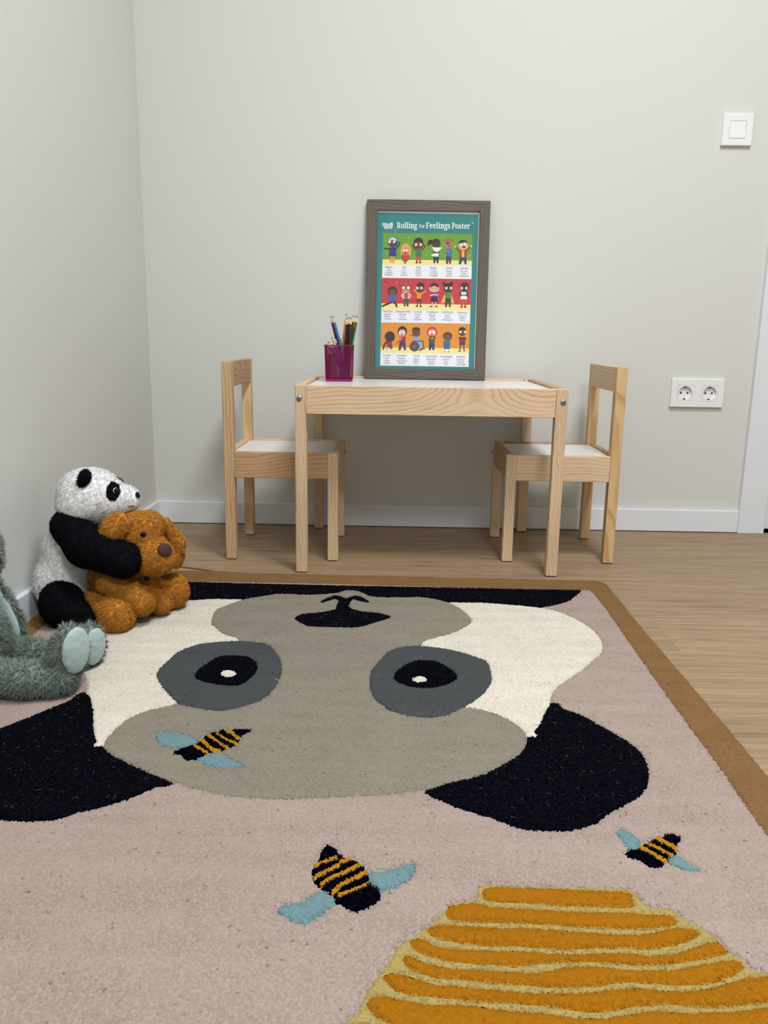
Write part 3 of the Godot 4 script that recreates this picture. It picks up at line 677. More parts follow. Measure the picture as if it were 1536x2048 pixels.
func base_line(text: String, font: Font) -> float:
	# TextMesh centres the line about its height: the baseline lies this far below its origin, in metres
	return -(font.get_ascent(32) - font.get_height(32) / 2.0) * 0.001

func picture() -> void:
	var low := Vector3(0.0018, 0.4448, 0.06)
	var tilt := atan2(0.04, 0.487)
	var W := 0.341
	var H := 0.4886
	var B := 0.029
	var D := 0.018
	var t := thing("picture_frame", "grey wood picture frame with a feelings poster leaning on the wall", "picture frame", low)
	t.rotation.x = -tilt
	# the frame stands on its lower front edge; its front face is the local plane z = 0
	var grain: Array = M.greywood
	for k in 4:
		var up := k % 2 == 1
		var len := H if up else W
		var st := SurfaceTool.new()
		st.begin(Mesh.PRIMITIVE_TRIANGLES)
		mitred(st, len, B, D)
		var at := Transform3D.IDENTITY
		match k:
			0: at = shift(0, 0, 0)
			1: at = Transform3D(Basis(Vector3.BACK, PI / 2), Vector3(W / 2, H / 2, 0))
			2: at = Transform3D(Basis(Vector3.BACK, PI), Vector3(0, H, 0))
			3: at = Transform3D(Basis(Vector3.BACK, -PI / 2), Vector3(-W / 2, H / 2, 0))
		put("frame_rail", st.commit(), grain[k % 2], t, at)
	var w := W - 2 * B + 0.004
	var h := H - 2 * B + 0.004
	var sheet := plain(Color.WHITE, 0.7, 0.2)
	sheet.albedo_texture = print_poster()
	var q := SurfaceTool.new()
	q.begin(Mesh.PRIMITIVE_TRIANGLES)
	var vs := [Vector3(-w / 2, h / 2, 0), Vector3(w / 2, h / 2, 0), Vector3(w / 2, -h / 2, 0), Vector3(-w / 2, -h / 2, 0)]
	var us := [Vector2(0, 0), Vector2(1, 0), Vector2(1, 1), Vector2(0, 1)]
	for k in [0, 1, 2, 0, 2, 3]:
		q.set_normal(Vector3.BACK)
		q.set_uv(us[k])
		q.add_vertex(vs[k])
	var poster := put("poster", q.commit(), sheet, t, shift(0, H / 2, -0.0085))
	var serif := SystemFont.new()
	serif.font_names = PackedStringArray(["Droid Serif"])
	serif.font_weight = 700
	var sans := SystemFont.new()
	sans.font_names = PackedStringArray(["Droid Sans"])
	var title := SurfaceTool.new()
	title.begin(Mesh.PRIMITIVE_TRIANGLES)
	words_into(title, "Rolling", serif, 398, 618, 354, 58, w, h)
	words_into(title, "For", serif, 638, 698, 350, 34, w, h)
	words_into(title, "Feelings", serif, 710, 972, 356, 58, w, h)
	words_into(title, "Poster", serif, 990, 1186, 360, 56, w, h)
	put("title_lettering", title.commit(), plain(rgb(240, 246, 246), 0.6), poster)
	var m1 := SurfaceTool.new()
	m1.begin(Mesh.PRIMITIVE_TRIANGLES)
	words_into(m1, "hand2", sans, 250, 338, 330, 26, w, h)
	put("logo_lettering", m1.commit(), plain(rgb(70, 130, 190), 0.6), poster)
	var m2 := SurfaceTool.new()
	m2.begin(Mesh.PRIMITIVE_TRIANGLES)
	words_into(m2, "mind", sans, 268, 350, 356, 24, w, h)
	put("logo_lettering", m2.commit(), plain(rgb(205, 75, 80), 0.6), poster)
	var txt := SurfaceTool.new()
	txt.begin(Mesh.PRIMITIVE_TRIANGLES)
	var cols := [[312, 475, 630, 795, 960, 1122], [300, 462, 622, 780, 943, 1103], [290, 448, 606, 765, 925, 1084]]
	var heads := [["Happy", "Sad", "Silly", "Angry", "Loved", "Scared"], ["Peaceful", "Disappointed", "Excited", "Impatient", "Confident", "Nervous"], ["Lonely", "Grateful", "Tired", "Surprised", "Frustrated", "Hopeful"]]
	var subs := [[["Glad", "Cheerful", "Delighted"], ["Hurt", "Teary", "Gloomy"], ["Goofy", "Playful", "Funny"], ["Furious", "Annoyed", "Outraged"], ["Valued", "Cared", "Adored"], ["Worried", "Afraid", "Frightened"]],
		[["Relaxed", "Mellow", "Tranquil"], ["Let Down", "Sorry", "Dismayed"], ["Thrilled", "Eager", "Energized"], ["Restless", "Antsy", "Hurried"], ["Brave", "Certain", "Self-assured"], ["Anxious", "Uneasy", "Tense"]],
		[["Sole", "Alone", "Isolated"], ["Thankful", "Appreciative", "Blessed"], ["Sleepy", "Weary", "Worn"], ["Astonished", "Amazed", "Shocked"], ["Irritated", "Upset", "Stuck"], ["Optimistic", "Positive", "Encouraged"]]]
	for r in 3:
		for k in 6:
			var y: float = [778, 1256, 1740][r] + k * 3.2
			words_into(txt, heads[r][k], sans, cols[r][k], 0, y, 22, w, h)
			for j in 3:
				words_into(txt, subs[r][k][j], sans, cols[r][k] - 2, 0, y + 30 + j * 25.0, 16, w, h)
	put("word_lettering", txt.commit(), plain(rgb(104, 104, 122), 0.6), poster)
	var glass := plain(Color(1, 1, 1, 0.015), 0.03, 0.35)
	glass.transparency = BaseMaterial3D.TRANSPARENCY_ALPHA
	put("glass", chamfer_box(Vector3(w, h, 0.0012), 0.0), glass, t, shift(0, H / 2, -0.0068))
	put("backing", chamfer_box(Vector3(W - 0.012, H - 0.012, 0.004), 0.0005), plain(rgb(120, 95, 70), 0.8), t, shift(0, H / 2, -0.0125))

func mitred(st: SurfaceTool, len: float, b: float, d: float, inner := 0.0012, at := Transform3D.IDENTITY) -> void:
	# one mitred rail lying along x, its outer edge on y = 0, front face on z = 0, with a small step to the glass
	var prof := [Vector2(0, -d), Vector2(0, -0.0012), Vector2(0.0012, 0), Vector2(b - inner, 0), Vector2(b, -inner), Vector2(b, -d)]
	for k in prof.size():
		var p: Vector2 = prof[k]
		var q: Vector2 = prof[(k + 1) % prof.size()]
		var a := Vector3(-len / 2 + p.x, p.x, p.y)
		var c := Vector3(len / 2 - p.x, p.x, p.y)
		var e := Vector3(len / 2 - q.x, q.x, q.y)
		var f := Vector3(-len / 2 + q.x, q.x, q.y)
		var n := Vector3(0, q.y - p.y, -(q.x - p.x)).normalized() * -1.0
		var s := [a, f, e, a, e, c]
		for v in s:
			st.set_normal(at.basis * n)
			st.set_uv(Vector2((v.y - v.z) / 0.1, (v.x + len / 2) / 0.7))
			st.add_vertex(at * v)

# ------------------------------------------------------------------ pencil cup
func cup_and_pencils() -> void:
	var base := Vector3(-0.2325, 0.4432, 0.185)
	var t := thing("pencil_holder", "magenta wire mesh pencil cup on the white tabletop", "pencil cup", base)
	var m := plain(rgb(158, 24, 100), 0.4, 0.5, 0.2)
	var mw := plain(rgb(128, 18, 82), 0.45, 0.4, 0.1)
	var hb := 0.0338
	var ht := 0.0366
	var H := 0.0950
	# solid foot with floor
	var st := SurfaceTool.new()
	st.begin(Mesh.PRIMITIVE_TRIANGLES)
	box_into(st, Vector3(2 * hb, 0.0012, 2 * hb), 0.0003, shift(0, 0.0008, 0))
	for s in [-1.0, 1.0]:
		box_into(st, Vector3(2 * hb + 0.0012, 0.006, 0.0012), 0.0003, shift(0, 0.003, s * hb))
		box_into(st, Vector3(0.0012, 0.006, 2 * hb), 0.0003, shift(s * hb, 0.003, 0))
	put("foot", st.commit(), m, t)
	var rim := SurfaceTool.new()
	rim.begin(Mesh.PRIMITIVE_TRIANGLES)
	for s in [-1.0, 1.0]:
		box_into(rim, Vector3(2 * ht + 0.006, 0.0026, 0.0034), 0.001, shift(0, H - 0.0013, s * (ht + 0.0012)))
		box_into(rim, Vector3(0.0034, 0.0026, 2 * ht + 0.001), 0.001, shift(s * (ht + 0.0012), H - 0.0013, 0))
	put("rim", rim.commit(), m, t)
	for side in 4:
		var g := SurfaceTool.new()
		g.begin(Mesh.PRIMITIVE_TRIANGLES)
		var turn := Basis(Vector3.UP, side * PI / 2)
		# diagonal wires clipped to the panel
		var pitch := 0.0029
		for dir in [-1.0, 1.0]:
			var c := -H
			while c < 2 * hb + H:
				var y0 := 0.005
				var y1 := H - 0.002
				var xa: float = (c if dir > 0 else c + H) - hb
				var p0 := Vector2(xa + (y0 * dir) * 0.55, y0)
				var p1 := Vector2(xa + (y1 * dir) * 0.55, y1)
				var seg := clip_side(p0, p1, hb, ht, H)
				if seg.size() == 2 and seg[0].distance_to(seg[1]) > 0.002:
					var a := turn * cup_point(seg[0], hb, ht, H, dir * 0.00022)
					var b := turn * cup_point(seg[1], hb, ht, H, dir * 0.00022)
					wire(g, a, b, 0.00056)
				c += pitch
		for e in [-1.0, 1.0]:
			wire(g, turn * Vector3(e * hb, 0.004, hb), turn * Vector3(e * ht, H - 0.002, ht), 0.0004)
		put("mesh_side", g.commit(), mw, t)
	# pencils: foot x, foot depth, tip x, tip depth, tip height, colour, lead colour, label words
	var P := [
		[0.020, -0.006, -0.0262, -0.012, 0.1775, rgb(120, 20, 70), rgb(60, 16, 44), "crimson pencil leaning left in the cup, behind the blue one"],
		[0.029, 0.004, -0.0200, -0.004, 0.1785, rgb(40, 116, 176), rgb(30, 60, 96), "blue pencil leaning left in the cup, tallest blue"],
		[0.000, -0.012, 0.0172, -0.016, 0.1845, rgb(240, 160, 96), rgb(50, 36, 34), "peach orange pencil, tallest in the cup"],
		[0.008, -0.022, 0.0190, -0.026, 0.1650, rgb(112, 96, 36), rgb(60, 50, 20), "olive pencil behind the peach pencil"],
		[0.016, 0.006, 0.0206, 0.008, 0.1745, rgb(24, 22, 28), rgb(16, 16, 18), "black pencil with pale sharpened wood beside the peach one"],
		[0.022, -0.004, 0.0258, -0.006, 0.1770, rgb(44, 24, 52), rgb(18, 16, 20), "dark plum pencil in the middle of the upright bunch"],
		[0.026, 0.010, 0.0322, 0.010, 0.1750, rgb(74, 44, 36), rgb(28, 20, 18), "brown pencil in front of the upright bunch"],
		[0.024, -0.018, 0.0372, -0.022, 0.1815, rgb(104, 26, 22), rgb(40, 16, 16), "dark red pencil behind the brown one"],
		[0.020, -0.026, 0.0432, -0.030, 0.1810, rgb(220, 190, 50), rgb(190, 170, 40), "yellow pencil half hidden behind the green one"],
		[0.018, 0.016, 0.0492, 0.000, 0.1800, rgb(18, 100, 48), rgb(14, 44, 26), "green pencil leaning right in the cup"],
		[0.026, 0.026, -0.0340, 0.024, 0.1090, rgb(74, 84, 150), rgb(120, 170, 220), "short slate blue pencil slanting across the cup front"],
		[0.021, 0.029, -0.0298, 0.018, 0.1085, rgb(60, 62, 140), rgb(24, 22, 30), "short indigo pencil slanting beside the slate blue one"],
		[0.029, 0.021, -0.0222, 0.010, 0.1210, rgb(92, 30, 110), rgb(24, 18, 26), "short purple pencil with a black tip at the rim"],
		[0.031, 0.013, -0.0178, 0.016, 0.1130, rgb(206, 56, 150), rgb(190, 60, 140), "short pink pencil slanting down to the right"],
		[0.018, 0.002, -0.0146, -0.006, 0.1220, rgb(20, 62, 44), rgb(16, 36, 28), "short dark green pencil with its tip above the rim"],
		[0.020, -0.012, -0.0082, -0.010, 0.1200, rgb(226, 110, 36), rgb(226, 190, 50), "short orange pencil with a yellow tip"],
		[0.012, -0.018, 0.0020, -0.022, 0.1170, rgb(64, 22, 22), rgb(24, 16, 16), "short maroon pencil with a black tip near the middle"],
		[-0.028, 0.014, -0.0290, 0.006, 0.0930, rgb(170, 36, 52), rgb(120, 20, 30), "red pencil standing upright in the left corner of the cup"],
		[-0.020, 0.020, -0.0235, 0.000, 0.0940, rgb(196, 104, 60), rgb(150, 70, 40), "tan orange pencil upright beside the red one in the cup"],
	]
	var wood := plain(rgb(222, 186, 150), 0.6)
	for p in P:
		var foot := base + Vector3(p[0] * 0.955, 0.0052, p[1] * 0.955)
		var tip := base + Vector3(p[2] * 0.955, p[4] * 0.955, p[3] * 0.955)
		var o := thing("coloured_pencil", p[7], "pencil", foot, 0.0, "pencils in the magenta cup")
		o.transform = between(foot, tip)
		var len := foot.distance_to(tip)
		put("shaft", hexagon(0.0035, 0.0, len - 0.0185), plain(p[5], 0.35, 0.5), o)
		put("sharpened_wood", lathe([[0.0033, len - 0.0185], [0.0014, len - 0.006], [0.0, len - 0.0059]], 12), wood, o)
		put("lead", lathe([[0.0, len - 0.0062], [0.00145, len - 0.0061], [0.0007, len - 0.0005], [0.0, len]], 10), plain(p[6], 0.5), o)

func hexagon(r: float, y0: float, y1: float) -> ArrayMesh:
	var st := SurfaceTool.new()
	st.begin(Mesh.PRIMITIVE_TRIANGLES)
	st.set_smooth_group(-1)
	for k in 6:
		var a := Vector3(cos(TAU * k / 6), 0, sin(TAU * k / 6)) * r
		var b := Vector3(cos(TAU * (k + 1) / 6), 0, sin(TAU * (k + 1) / 6)) * r
		var u := Vector3.UP
		tri(st, a + u * y0, b + u * y0, b + u * y1)
		tri(st, a + u * y0, b + u * y1, a + u * y1)
		tri(st, u * y1, a + u * y1, b + u * y1)
		tri(st, u * y0, b + u * y0, a + u * y0)
	st.generate_normals()
	return st.commit()

func clip_side(p: Vector2, q: Vector2, hb: float, ht: float, H: float) -> Array:
	var out := []
	var n := 40
	for k in n + 1:
		var r := p.lerp(q, float(k) / n)
		var half := lerpf(hb, ht, r.y / H)
		if absf(r.x) <= half:
			if out.is_empty():
				out = [r, r]
			out[1] = r
	return out

func cup_point(p: Vector2, hb: float, ht: float, H: float, off: float) -> Vector3:
	return Vector3(p.x, p.y, lerpf(hb, ht, p.y / H) + off)

func wire(st: SurfaceTool, a: Vector3, b: Vector3, r: float) -> void:
	var f := between(a, b)
	var n := 4
	for k in n:
		var u := (f.basis.x * cos(TAU * k / n) + f.basis.z * sin(TAU * k / n))
		var v := (f.basis.x * cos(TAU * (k + 1) / n) + f.basis.z * sin(TAU * (k + 1) / n))
		for w in [[a, u], [a, v], [b, v], [a, u], [b, v], [b, u]]:
			st.set_normal(w[1])
			st.add_vertex(w[0] + w[1] * r)

# ------------------------------------------------------------------ rug
const CELL := 0.005
var regs := []
var near_cells := {}
var rug_noise: FastNoiseLite
var rug_fine: FastNoiseLite
var labels := {}
var face_at := 0

func outline(key: String) -> PackedVector2Array:
	var raw: Array = RUG[key]
	var p := PackedVector2Array()
	for k in range(0, raw.size(), 2):
		p.append(Vector2(raw[k], raw[k + 1]) * 0.0001)
	return p

func soften(p: PackedVector2Array, step: float, jag: float) -> PackedVector2Array:
	# Catmull-Rom through the traced points, then a slightly ragged tufted edge
	var out := PackedVector2Array()
	var n := p.size()
	for k in n:
		var a := p[(k - 1 + n) % n]
		var b := p[k]
		var c := p[(k + 1) % n]
		var d := p[(k + 2) % n]
		var m := maxi(1, int(b.distance_to(c) / step))
		for s in m:
			var q := b.cubic_interpolate(c, a, d, float(s) / m)
			var w := Vector2(rug_fine.get_noise_2d(q.x * 900.0, q.y * 900.0), rug_fine.get_noise_2d(q.x * 900.0 + 300.0, q.y * 900.0)) * jag
			out.append(q + w)
	return out

func cell_of(p: Vector2) -> Vector2i:
	return Vector2i(floori(p.x / CELL), floori(p.y / CELL))

func edge_distance(p: Vector2) -> float:
	var c := cell_of(p)
	var best := 0.01
	for i in range(-1, 2):
		for j in range(-1, 2):
			var e = near_cells.get(c + Vector2i(i, j))
			if e != null:
				for s in e.pts:
					best = minf(best, p.distance_to(s))
	return best

func rug_height(p: Vector2, fall: float) -> float:
	var d := edge_distance(p)
	var t := clampf(1.0 - d / fall, 0.0, 1.0)
	return 0.0109 + 0.0005 * rug_noise.get_noise_2d(p.x * 30.0, p.y * 30.0) - 0.0036 * t * t

func region_at(p: Vector2) -> int:
	for k in range(regs.size() - 1, -1, -1):
		if regs[k].key == "cream_cheek":
			continue
		if regs[k].box.has_point(p) and Geometry2D.is_point_in_polygon(p, regs[k].poly):
			return k
	return -1

func add_region(key: String, poly: PackedVector2Array, color: Color, fall := 0.005) -> void:
	var box := Rect2(poly[0], Vector2.ZERO)
	for p in poly:
		box = box.expand(p)
	regs.append({"key": key, "poly": poly, "box": box.grow(0.001), "color": color, "fall": fall, "tris": PackedVector2Array(), "tufts": [], "tints": []})

func tuft_mesh(s: int, blades: int, spread: float, high: float, wide: float, lean: float) -> ArrayMesh:
	var r := RandomNumberGenerator.new()
	r.seed = s
	var st := SurfaceTool.new()
	st.begin(Mesh.PRIMITIVE_TRIANGLES)
	for k in blades:
		var a := r.randf() * TAU
		var b := r.randf() * TAU
		var p := Vector3(r.randf_range(-1, 1) * spread, -0.0004, r.randf_range(-1, 1) * spread)
		var tip := p + Vector3(cos(b) * lean * r.randf(), 0.0004 + high * r.randf_range(0.8, 1.12), sin(b) * lean * r.randf())
		var tone := r.randf_range(0.78, 1.0)
		st.set_color(Color(tone, tone, tone))
		cone_into(st, p, tip, wide, 0.62, a, 0.36)
	return st.commit()

# A slim three-sided yarn end with a blunt top; soft sets how far its normals turn from straight up to the side.
func cone_into(st: SurfaceTool, p: Vector3, tip: Vector3, r0: float, blunt: float, turn: float, soft: float) -> void:
	var up := (tip - p).normalized()
	for k in 3:
		var a := turn + TAU * k / 3
		var b := turn + TAU * (k + 1) / 3
		var u := Vector3(cos(a), 0, sin(a))
		var v := Vector3(cos(b), 0, sin(b))
		var nu := (up * (1.0 - soft) + u * soft).normalized()
		var nv := (up * (1.0 - soft) + v * soft).normalized()
		var q := tip + u * r0 * blunt
		var w := tip + v * r0 * blunt
		for e in [[p + u * r0, nu], [p + v * r0, nv], [w, nv], [p + u * r0, nu], [w, nv], [q, nu], [q, nu], [w, nv], [tip + up * r0 * 0.3, up]]:
			st.set_normal(e[1])
			st.add_vertex(e[0])

func rug() -> void:
	rug_noise = noise(3, 1.0, 3)
	rug_fine = noise(4, 1.0, 1)
	var t := thing("panda_rug", "pink tufted rug with a large panda face, bees and a beehive", "rug")
	var outer := PackedVector2Array([Vector2(-0.7855, 0.548), Vector2(-0.4, 0.549), Vector2(0.0, 0.554), Vector2(0.398, 0.562), Vector2(0.4135, 0.578), Vector2(0.4115, 0.9), Vector2(0.4125, 1.3), Vector2(0.409, 1.9), Vector2(0.404, 2.345), Vector2(-0.19, 2.352), Vector2(-0.78, 2.348), Vector2(-0.784, 1.5)])
	var inner := PackedVector2Array([Vector2(-0.746, 0.62), Vector2(-0.56, 0.6225), Vector2(-0.29, 0.622), Vector2(0.0, 0.628), Vector2(0.274, 0.634), Vector2(0.34, 0.634), Vector2(0.354, 0.6335), Vector2(0.3665, 0.648), Vector2(0.368, 0.70), Vector2(0.3675, 0.786), Vector2(0.363, 0.964), Vector2(0.360, 1.103), Vector2(0.3575, 1.25), Vector2(0.357, 1.40), Vector2(0.353, 1.52), Vector2(0.352, 1.9), Vector2(0.35, 2.29), Vector2(-0.19, 2.296), Vector2(-0.738, 2.292), Vector2(-0.742, 1.6), Vector2(-0.748, 0.98), Vector2(-0.7455, 0.88)])
	var navy := Color(0.0036, 0.0038, 0.0058)
	var brown := Color(0.235, 0.130, 0.058)
	var pink := Color(0.390, 0.306, 0.268)
	var cream := Color(0.675, 0.622, 0.535)
	var taupe := Color(0.262, 0.232, 0.186)
	var slate := Color(0.074, 0.079, 0.080)
	var blue := Color(0.165, 0.265, 0.285)
	var honey := Color(0.345, 0.140, 0.009)
	var straw := Color(0.375, 0.285, 0.102)
	var amber := Color(0.44, 0.205, 0.020)
	add_region("border", soften(outer, 0.02, 0.0006), brown)
	add_region("pink_field", soften(inner, 0.006, 0.0004), pink)
	for a in [["body", navy], ["ear_l", navy], ["ear_r", navy], ["cream_face", cream], ["mask", taupe]]:
		add_region(a[0], soften(outline(a[0]), 0.005, 0.0004), a[1])
	# the ears lie under the face: the face comes after them in this list
	for s in ["l", "r"]:
		add_region("eye_" + s, soften(outline("eye_" + s), 0.005, 0.0004), slate)
		add_region("pupil_" + s, soften(outline("pupil_" + s), 0.005, 0.0004), navy)
		add_region("glint_" + s, soften(outline("glint_" + s), 0.003, 0.0004), cream)
	add_region("nose", soften(outline("nose"), 0.003, 0.0005), navy)
	add_region("hive", soften(outline("hive"), 0.005, 0.0004), straw, 0.0024)
	for k in 8:
		add_region("bar%d" % k, soften(outline("bar%d" % k), 0.004, 0.0004), honey, 0.0068)
	for b in 3:
		for w in 2:
			add_region("bee%d_wing%d" % [b, w], soften(outline("bee%d_wing%d" % [b, w]), 0.003, 0.0003), blue, 0.003)
		add_region("bee%d" % b, soften(outline("bee%d" % b), 0.003, 0.0003), navy, 0.003)
		for s in ([5, 5, 3][b]):
			add_region("bee%d_stripe%d" % [b, s], soften(outline("bee%d_stripe%d" % [b, s]), 0.003, 0.0003), amber, 0.002)
	# cells that an outline crosses, with sample points of the outlines
	for k in regs.size():
		var poly: PackedVector2Array = regs[k].poly
		for i in poly.size():
			var a := poly[i]
			var b := poly[(i + 1) % poly.size()]
			var n := maxi(1, ceili(a.distance_to(b) / 0.001))
			for s in n:
				var p := a.lerp(b, float(s) / n)
				var c := cell_of(p)
				if not near_cells.has(c):
					near_cells[c] = {"pts": PackedVector2Array(), "regs": {}}
				if s % 2 == 0 or n == 1:
					var top := region_at(p)
					if top <= k or regs[k].key == regs[top].key:
						near_cells[c].pts.append(p)
				near_cells[c].regs[k] = true
	var lo := cell_of(Vector2(-0.79, 0.54))
	var hi := cell_of(Vector2(0.42, 2.36))
	for i in range(lo.x, hi.x + 1):
		for j in range(lo.y, hi.y + 1):
			var c := Vector2i(i, j)
			var a := Vector2(i, j) * CELL
			var sq := PackedVector2Array([a, a + Vector2(CELL, 0), a + Vector2(CELL, CELL), a + Vector2(0, CELL)])
			var e = near_cells.get(c)
			if e == null:
				var r := region_at(a + Vector2(CELL, CELL) * 0.5)
				labels[c] = r
				if r >= 0:
					regs[r].tris.append_array(PackedVector2Array([sq[0], sq[1], sq[2], sq[0], sq[2], sq[3]]))
				continue
			labels[c] = -2
			var rest := [sq]
			for k in range(regs.size() - 1, -1, -1):
				if rest.is_empty():
					break
				if e.regs.has(k):
					var left := []
					for piece in rest:
						for g in Geometry2D.intersect_polygons(piece, regs[k].poly):
							cut_into(regs[k], g)
						for g in Geometry2D.clip_polygons(piece, regs[k].poly):
							if not Geometry2D.is_polygon_clockwise(g) or true:
								left.append(g)
					rest = left
				elif regs[k].box.has_point(a + Vector2(CELL, CELL) * 0.5) and Geometry2D.is_point_in_polygon(a + Vector2(CELL, CELL) * 0.5, regs[k].poly):
					for piece in rest:
						cut_into(regs[k], piece)
					rest = []
	# the muzzle parts the cream face into two cheeks
	for k in regs.size():
		if regs[k].key == "cream_face":
			var other: Dictionary = regs[k].duplicate()
			other.key = "cream_cheek"
			other.tufts = []
			other.tints = []
			var all: PackedVector2Array = regs[k].tris
			regs[k].tris = PackedVector2Array()
			other.tris = PackedVector2Array()
			for i in range(0, all.size(), 3):
				var into: PackedVector2Array = regs[k].tris if all[i].x < -0.195 else other.tris
				into.append_array(all.slice(i, i + 3))
				if all[i].x < -0.195:
					regs[k].tris = into
				else:
					other.tris = into
			face_at = k
			regs.append(other)
			break
	print("rug cells done")
	sow_tufts()
	build_rug(t)

func cut_into(r: Dictionary, g: PackedVector2Array) -> void:
	if g.size() < 3:
		return
	var ix := Geometry2D.triangulate_polygon(g)
	for k in ix:
		r.tris.append(g[k])

func sow_tufts() -> void:
	var r := RandomNumberGenerator.new()
	r.seed = 77
	var step := 0.0031
	var x := -0.785
	while x < 0.4135:
		var z := 0.55
		while z < 1.98:
			var p := Vector2(x + r.randf_range(-0.5, 0.5) * step, z + r.randf_range(-0.5, 0.5) * step)
			z += step
			var l: int = labels.get(cell_of(p), -1)
			if l == -2:
				l = region_at(p)
			if l < 0:
				continue
			if l == face_at and p.x > -0.195:
				l = regs.size() - 1
			var g: Dictionary = regs[l]
			var thin: bool = g.key == "hive" or String(g.key).contains("stripe")
			if edge_distance(p) < (0.0004 if thin else 0.0011):
				continue
			var y := rug_height(p, g.fall)
			var s := r.randf_range(0.8, 1.25) * (0.55 if thin else 1.0)
			var b := Basis(Vector3.UP, r.randf() * TAU) * Basis.from_scale(Vector3(s, s * r.randf_range(0.8, 1.2), s))
			# yarn tone: slow bands along the rows plus each tuft's own tone
			var band := 0.10 * rug_noise.get_noise_2d(p.x * 2.2, p.y * 22.0) + 0.06 * rug_noise.get_noise_2d(p.x * 11.0 + 50.0, p.y * 11.0)
			var own := r.randf_range(-0.09, 0.09)
			var col: Color = g.color * (1.0 + band + own)
			if g.color.r < 0.02:
				col = g.color * r.randf_range(0.6, 1.6)
			elif r.randf() < 0.006:
				col = col * 0.55
			col.a = 1.0
			g.tufts.append(Transform3D(b, Vector3(p.x, y, p.y)))
			# the single yarn ends are 0.78 to 1.0 of the clump's tone
			g.tints.append(Color(col.r * 1.11, col.g * 1.11, col.b * 1.11))
		x += step
	print("tufts done")

func region_mesh(g: Dictionary, merged_tufts: bool, tuft: ArrayMesh) -> ArrayMesh:
	var st := SurfaceTool.new()
	st.begin(Mesh.PRIMITIVE_TRIANGLES)
	st.set_smooth_group(0)
	var known := {}
	var tris: PackedVector2Array = g.tris
	for k in range(0, tris.size(), 3):
		var v := []
		for j in 3:
			var q := tris[k + j]
			var key := Vector2i(roundi(q.x * 1e5), roundi(q.y * 1e5))
			if not known.has(key):
				known[key] = rug_height(q, g.fall)
			v.append(Vector3(q.x, known[key], q.y))
		if (v[1] - v[0]).cross(v[2] - v[0]).y > 0.0:
			tri(st, v[0], v[2], v[1])
		else:
			tri(st, v[0], v[1], v[2])
	if g.key == "border":
		var p: PackedVector2Array = g.poly
		for k in p.size():
			var a := p[k]
			var b := p[(k + 1) % p.size()]
			var ya := rug_height(a, g.fall)
			var yb := rug_height(b, g.fall)
			tri(st, Vector3(a.x, ya, a.y), Vector3(b.x, 0.0, b.y), Vector3(b.x, yb, b.y))
			tri(st, Vector3(a.x, ya, a.y), Vector3(a.x, 0.0, a.y), Vector3(b.x, 0.0, b.y))
	st.index()
	st.generate_normals()
	var mesh := st.commit()
	var arr: Array = mesh.surface_get_arrays(0)
	var n: int = arr[Mesh.ARRAY_VERTEX].size()
	var vs: PackedVector3Array = arr[Mesh.ARRAY_VERTEX]
	var ns: PackedVector3Array = arr[Mesh.ARRAY_NORMAL]
	var ix: PackedInt32Array = arr[Mesh.ARRAY_INDEX]
	var cs := PackedColorArray()
	cs.resize(n)
	cs.fill(g.color)
	if merged_tufts:
		var src: Array = tuft.surface_get_arrays(0)
		var tv: PackedVector3Array = src[Mesh.ARRAY_VERTEX]
		var tn: PackedVector3Array = src[Mesh.ARRAY_NORMAL]
		var tc: PackedColorArray = src[Mesh.ARRAY_COLOR]
		for k in g.tufts.size():
			var at: Transform3D = g.tufts[k]
			for j in tv.size():
				ix.append(vs.size())
				vs.append(at * tv[j])
				ns.append((at.basis * tn[j]).normalized())
				cs.append(g.tints[k] * tc[j])
	var full := []
	full.resize(Mesh.ARRAY_MAX)
	full[Mesh.ARRAY_VERTEX] = vs
	full[Mesh.ARRAY_NORMAL] = ns
	full[Mesh.ARRAY_COLOR] = cs
	full[Mesh.ARRAY_INDEX] = ix
	var out := ArrayMesh.new()
	out.add_surface_from_arrays(Mesh.PRIMITIVE_TRIANGLES, full)
	return out

